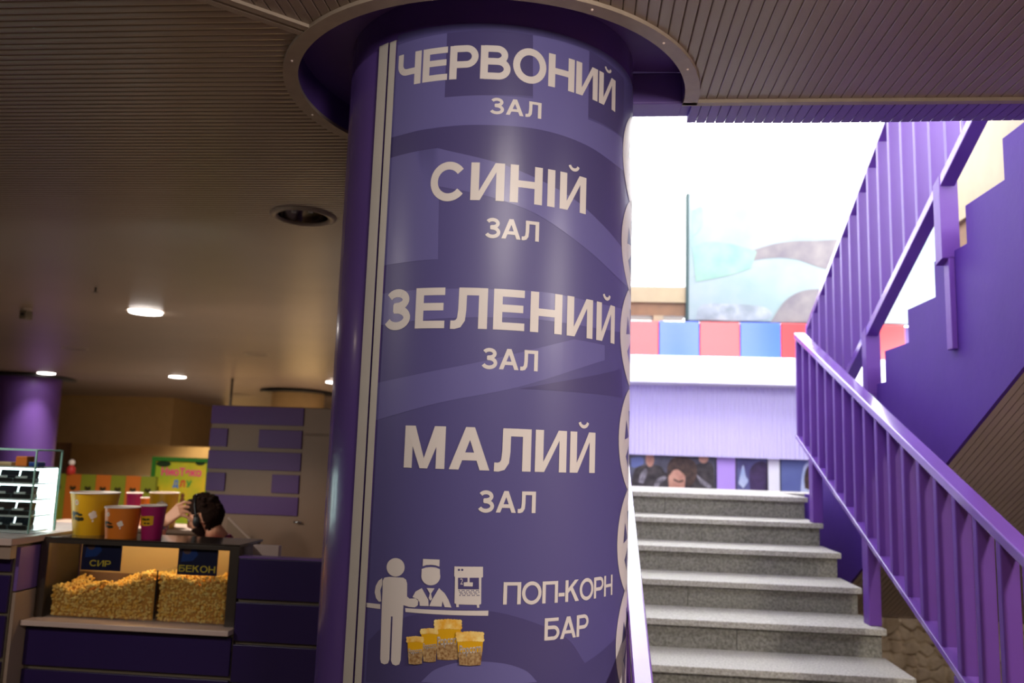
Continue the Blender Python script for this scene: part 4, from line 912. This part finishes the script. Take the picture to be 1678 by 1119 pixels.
# striped cabinet
TY = 5.6
cb = thing('cabinet', 'tall beige cabinet faced with purple stripes behind the popcorn bar', 'cabinet', (-2.2, 5.9, 0))
TX0, TX1, TX2 = -2.625, -1.957, -1.30
MB().box(TX0, TX2, TY, 6.2, 0, Z(0.282)).build('carcass', m_tower, cb, bevel=0.004)
def band(x0, x1, z0, z1): MB().box(x0, x1, TY-0.012, TY-0.0005, Z(z0), Z(z1)).build('stripe', m_stripe, cb, bevel=0.002, label='purple stripe')
hS = 0.125
tops = [0.278, 0.120, -0.033, -0.185, -0.335]
def px2x(x): return TX0+(x-349)/(500-349)*(TX1-TX0)
for i, zt in enumerate(tops):
    if i == 1: band(TX0, TX0+0.128, zt-hS, zt); band(TX0+0.355, TX1-0.005, zt-hS, zt)
    elif i == 3: band(TX0, TX0+0.135, zt-hS, zt); band(TX0+0.47, TX1-0.005, zt-hS, zt)
    else: band(TX0, TX1-0.002, zt-hS, zt)
dr = MB().box(TX1+0.006, TX2-0.01, TY-0.014, TY-0.001, 0.08, Z(0.088)).build('door', m_tower, cb, bevel=0.002)
MB().box(TX1+0.006, TX2-0.01, TY-0.014, TY-0.001, Z(0.100), Z(0.276)).build('top_panel', m_tower, cb, bevel=0.002)
q = on_y(489, 855, TY)
MB().tube([(q.x-0.02, TY-0.035, q.z), (q.x+0.03, TY-0.035, q.z)], 0.007, 10).tube([(q.x+0.005, TY-0.035, q.z), (q.x+0.005, TY-0.012, q.z)], 0.006, 10).build('handle', m_chrome, dr, smooth=True)

# ================================================================ THE SELLER
def xf(o, fwd_pitch):                                     # head frame -> world; forward = -x, pitched down
    c, s = math.cos(fwd_pitch), math.sin(fwd_pitch)
    def T(f, sd, u): ff = f*c+u*s; uu = -f*s+u*c; return (o[0]-ff, o[1]-sd, o[2]+uu)
    return T
HC = (-2.222, 4.76, Z(-0.418)); T = xf(HC, math.radians(20))
def head_pt(th, ph, grow=0.0):
    # th: polar from up, ph: 0 = forward
    u = math.cos(th); r = math.sin(th); f = r*math.cos(ph); s = r*math.sin(ph)
    F_ = 0.098+grow; S_ = 0.076+grow; U_ = 0.118+grow
    if u < -0.1: S_ *= 1-0.28*(-u-0.1); F_ *= 1-0.18*(-u-0.1) if f > 0 else 1-0.55*(-u-0.1)
    x, y, z = f*F_, s*S_, u*U_
    if f > 0:
        g = math.exp(-((z+0.022)/0.020)**2-(y/0.013)**2); x += 0.026*g*(1.0 if grow < 0.004 else 0.4)      # nose
        x += 0.008*math.exp(-((z-0.006)/0.022)**2-(y/0.012)**2)                                              # bridge
        x += 0.007*math.exp(-((z-0.030)/0.012)**2-(y/0.05)**2)                                               # brow
        for q in (-1, 1): x -= 0.010*math.exp(-((z-0.010)/0.012)**2-((y-q*0.031)/0.017)**2)                  # sockets
        x += 0.007*math.exp(-((z+0.058)/0.007)**2-(y/0.022)**2)+0.006*math.exp(-((z+0.072)/0.007)**2-(y/0.02)**2)  # lips
        x += 0.012*math.exp(-((z+0.100)/0.020)**2-(y/0.03)**2)                                               # chin
    return x, y, z
def head_shell(mask, grow, n=64, m=48, rough=0.0, inner=None):
    idx = {}; vs = []; fs = []
    for i in range(m+1):
        for k in range(n):
            p = head_pt(math.pi*i/m, 2*math.pi*k/n, grow+(rng.uniform(-rough, rough) if rough else 0)); idx[i, k] = len(vs); vs.append(T(*p))
    for i in range(m):
        for k in range(n):
            p = head_pt(math.pi*(i+.5)/m, 2*math.pi*(k+.5)/n)
            if mask(*p): fs.append((idx[i, k], idx[i+1, k], idx[i+1, (k+1) % n], idx[i, (k+1) % n]))
    return MB().add(vs, fs)
man = thing('person', 'bearded man in plaid shirt and headset raising a hand to his face', 'person', (-2.1, 4.85, 0))
body = head_shell(lambda f, s, u: True, 0.0)
def limb(pts, rad, n=14):
    # smooth capsule chain
    P = [Vector(p) for p in pts]; Q = []; R_l = []
    for i in range(len(P)-1):
        for k in range(5): t = k/5; Q.append(P[i].lerp(P[i+1], t)); R_l.append(rad[i]+(rad[i+1]-rad[i])*t)
    Q.append(P[-1]); R_l.append(rad[-1]); m = MB().tube(Q, R_l, n)
    m.ball(P[0], rad[0], 14, 10); m.ball(P[-1], rad[-1], 14, 10); return m
def merge(dst, src, mi=0): dst.add(src.v, src.f, mi)
nk = T(-0.025, 0, -0.09)
YM = 4.86
def W(x, y, r): return (x, y, Z(r))
merge(body, limb([nk, W(-2.165, YM-0.02, -0.545), W(-2.14, YM, -0.60)], [0.055, 0.056, 0.075]))
merge(body, limb([W(-2.12, YM, -0.66), W(-2.08, YM, -0.85), W(-2.05, YM, -1.07)], [0.125, 0.125, 0.125]))
merge(body, limb([W(-2.13, YM-0.17, -0.635), W(-2.13, YM+0.17, -0.635)], [0.065, 0.065]))
SHL = W(-2.13, YM-0.18, -0.64); ELL = W(-2.485, 4.66, -0.665); WRL = W(-2.425, 4.665, -0.455)
merge(body, limb([SHL, ELL], [0.056, 0.043])); merge(body, limb([ELL, W(-2.468, 4.662, -0.575), WRL], [0.043, 0.044, 0.029]))
SHR = W(-2.13, YM+0.18, -0.64); ELR = W(-2.28, 5.10, -0.90); WRR = W(-2.50, 5.02, -0.86)
merge(body, limb([SHR, ELR], [0.056, 0.043])); merge(body, limb([ELR, WRR], [0.043, 0.028]))
for q in (-1, 1):
    hip = W(-2.06, YM+q*0.09, -1.06); kn = W(-2.48, YM+q*0.12, -1.05); an = W(-2.46, YM+q*0.12, -1.49)
    merge(body, limb([hip, kn], [0.085, 0.058])); merge(body, limb([kn, W(-2.45, YM+q*0.12, -1.2), an], [0.056, 0.055, 0.036]))
def hand(wr, palm_end, knuck_dir, fingers, thumb):
    wr = Vector(wr); pe = Vector(palm_end); kd = Vector(knuck_dir).normalized(); m = MB()
    for k in range(4):
        b = pe+kd*((k-1.5)*0.020); merge(m, limb([wr.lerp(pe, 0.12)+kd*((k-1.5)*0.011), b], [0.015, 0.0125], 10))
        pts = [b]+[b+Vector(o) for o in fingers[k]]; merge(m, limb(pts, [0.0105, 0.0095, 0.009, 0.0078], 10))
    merge(m, limb([wr.lerp(pe, 0.25)-kd*0.022]+[wr.lerp(pe, 0.25)-kd*0.022+Vector(o) for o in thumb], [0.014, 0.011, 0.0088], 10))
    return m
# left hand: palm rises from the wrist towards the brow, fingers bent over the forehead
PE = W(-2.345, 4.675, -0.378)
fdir = [[(0.035, 0.012, 0.020), (0.062, 0.028, 0.016), (0.080, 0.040, 0.002)], [(0.038, 0.014, 0.012), (0.068, 0.030, 0.004), (0.088, 0.042, -0.012)],
        [(0.036, 0.014, 0.002), (0.062, 0.028, -0.010), (0.078, 0.038, -0.026)], [(0.030, 0.012, -0.008), (0.050, 0.022, -0.020), (0.062, 0.030, -0.034)]]
merge(body, hand(WRL, PE, (0.45, -0.25, -0.85), fdir, [(0.030, 0.02, 0.036), (0.062, 0.036, 0.052)]))
merge(body, hand(WRR, W(-2.585, 4.99, -0.865), (0.1, -0.9, 0.1), [[(-0.035, 0, -0.006), (-0.06, 0, -0.02), (-0.072, 0, -0.036)]]*2+[[(-0.032, 0, -0.006), (-0.055, 0, -0.02), (-0.066, 0, -0.034)], [(-0.026, 0, -0.006), (-0.045, 0, -0.018), (-0.054, 0, -0.03)]], [(-0.03, -0.02, 0.0), (-0.055, -0.028, -0.004)]))
# ears
for q in (-1, 1):
    for k in range(9):
        t = math.radians(-60+k*35); e = T(-0.016+0.013*math.cos(t)*-1, 0.074*(-q)*-1*(-1)+0, -0.008+0.027*math.sin(t))
        e = (e[0], HC[1]+q*0.078, e[2]); body.ball(e, 0.0075, 8, 6)
    e = T(-0.010, 0, -0.008); body.ball((e[0], HC[1]+q*0.073, e[2]), (0.012, 0.009, 0.024), 12, 8)
bo = body.build('body', m_skin, man, smooth=True)
r_ = bo.modifiers.new('r', 'REMESH'); r_.mode = 'VOXEL'; r_.voxel_size = 0.0048; r_.use_smooth_shade = True
s_ = bo.modifiers.new('s', 'SMOOTH'); s_.iterations = 2; s_.factor = 0.5
def hairmask(f, s, u):
    if f > 0.03: return u > 0.058-0.25*abs(s)
    if f > -0.02: return u > 0.030 and True
    return u > -0.075
hr = head_shell(hairmask, 0.017, 64, 48, 0.004)
ho = hr.build('hair', m_hair, man, smooth=True); sd = ho.modifiers.new('s', 'SOLIDIFY'); sd.thickness = 0.016; sd.offset = -1
mb = MB()
for k in range(70):
    a_ = rng.uniform(0, 2*math.pi); b_ = rng.uniform(0, 0.45*math.pi); pt = head_pt(b_, a_, 0.017)
    if hairmask(*head_pt(b_, a_)): mb.ball(T(*pt), (rng.uniform(.012, .02), rng.uniform(.012, .02), rng.uniform(.008, .014)), 8, 6)
mb.build('hair_locks', m_hair, man, smooth=True)
br = head_shell(lambda f, s, u: (f > 0.0 and u < -0.045 and not (abs(s) < 0.022 and -0.082 < u < -0.05)) or (0.0 < f < 0.03 and u < 0.02 and u > -0.06 and abs(s) > 0.05), 0.006, 64, 48, 0.002)
be = br.build('beard', m_hair, man, smooth=True); sd = be.modifiers.new('s', 'SOLIDIFY'); sd.thickness = 0.012; sd.offset = -0.5
for q in (-1, 1):
    e = T(0.082, q*0.031, 0.010); MB().ball(e, 0.0115, 14, 10).build('eye', mat('eye_white', (235, 230, 225), 0.2), man, smooth=True)
    e2 = T(0.0915, q*0.031, 0.009); MB().ball(e2, 0.0045, 10, 8).build('iris', m_dark, man, smooth=True)
    mb = MB().tube([T(0.088, q*0.014, 0.030), T(0.090, q*0.03, 0.034), T(0.078, q*0.048, 0.029)], [0.003, 0.004, 0.002], 8); mb.build('eyebrow', m_hair, man, smooth=True)
# headset
hs = []
for k in range(13):
    t = math.pi*k/12; hs.append(T(0.005, -0.10*math.cos(t), -0.01+0.150*math.sin(t)))
mbh = MB().tube(hs, 0.006, 8)
ho = mbh.build('headset', m_dark, man, smooth=True, label='black headset')
for q in (-1, 1):
    e = T(0.014, 0, -0.014); MB().ball((e[0], HC[1]+q*0.094, e[2]), (0.021, 0.013, 0.034), 16, 12).build('ear_cup', m_dark, ho, smooth=True)
# wrist watch
wv = (Vector(WRL)-Vector(ELL)).normalized(); wc = Vector(WRL)-wv*0.02
ring_ = []
a1 = wv.cross(Vector((0, 1, 0))).normalized(); a2 = wv.cross(a1)
mb = MB().tube([wc-wv*0.011, wc+wv*0.011], [0.0355, 0.0345], 24, cap=False)
wo = mb.build('watch', m_chrome, man, smooth=True, label='silver wrist watch'); so_ = wo.modifiers.new('s', 'SOLIDIFY'); so_.thickness = 0.004
fc = wc+Vector((-0.03, -0.022, 0)); MB().ball(fc, (0.016, 0.014, 0.019), 16, 10).build('watch_face', m_ledge, wo, smooth=True)
# clothes
sh_ = MB()
merge(sh_, limb([W(-2.145, YM, -0.605), W(-2.12, YM, -0.67), W(-2.08, YM, -0.86), W(-2.05, YM, -1.09)], [0.088, 0.138, 0.142, 0.145], 20))
merge(sh_, limb([W(-2.13, YM-0.17, -0.635), W(-2.13, YM+0.17, -0.635)], [0.076, 0.076], 18))
merge(sh_, limb([SHL, Vector(SHL).lerp(Vector(ELL), 0.6)], [0.072, 0.062], 18)); merge(sh_, limb([SHR, Vector(SHR).lerp(Vector(ELR), 0.6)], [0.072, 0.062], 18))
merge(sh_, MB().tube([W(-2.15, YM-0.01, -0.60), W(-2.165, YM-0.02, -0.535)], [0.082, 0.068], 20))
so = sh_.build('shirt', m_shirt, man, smooth=True); r_ = so.modifiers.new('r', 'REMESH'); r_.mode = 'VOXEL'; r_.voxel_size = 0.008; r_.use_smooth_shade = True; s_ = so.modifiers.new('s', 'SMOOTH'); s_.iterations = 3
tr = MB()
for q in (-1, 1):
    hip = W(-2.06, YM+q*0.09, -1.06); kn = W(-2.48, YM+q*0.12, -1.05); an = W(-2.46, YM+q*0.12, -1.47)
    merge(tr, limb([hip, kn], [0.097, 0.070], 18)); merge(tr, limb([kn, W(-2.45, YM+q*0.12, -1.2), an], [0.068, 0.066, 0.052], 18))
to = tr.build('trousers', m_jean, man, smooth=True); r_ = to.modifiers.new('r', 'REMESH'); r_.mode = 'VOXEL'; r_.voxel_size = 0.01; r_.use_smooth_shade = True
for q in (-1, 1):
    MB().ball(W(-2.51, YM+q*0.12, -1.53), (0.12, 0.045, 0.05), 18, 10).build('shoe', m_dark, man, smooth=True)
g = thing('glass_guard', "sloping glass guard with pale edge behind the seller's shoulder", 'guard', (-1.95, 5.1, 0))
ga, gb = on_y(374, 848, 5.4), on_y(412, 886, 5.4)
MB().prism([(ga.x, ga.z), (gb.x, gb.z), (gb.x, 0.9), (ga.x-0.02, 0.9)], 5.40, 5.406, 'y').build('pane', m_glass, g)
MB().tube([ga, gb], 0.007, 8).build('edge', m_beige, g); MB().box(ga.x-0.02, gb.x, 5.39, 5.416, 0, 0.899).build('base', m_beige, g)
stl = thing('stool', 'round dark stool under the popcorn seller', 'stool', (-2.04, YM, 0))
MB().lathe((-2.04, YM, 0), [(0, 0.275), (0.16, 0.275), (0.17, 0.29), (0.17, 0.315), (0.15, 0.33), (0, 0.33)], 28).build('seat', m_dark, stl, smooth=True)
for k in range(4):
    t = math.radians(45+90*k); MB().tube([(-2.04+0.11*math.cos(t), YM+0.11*math.sin(t), 0.276), (-2.04+0.17*math.cos(t), YM+0.17*math.sin(t), 0)], 0.012, 10).build('leg', m_chrome, stl, smooth=True)
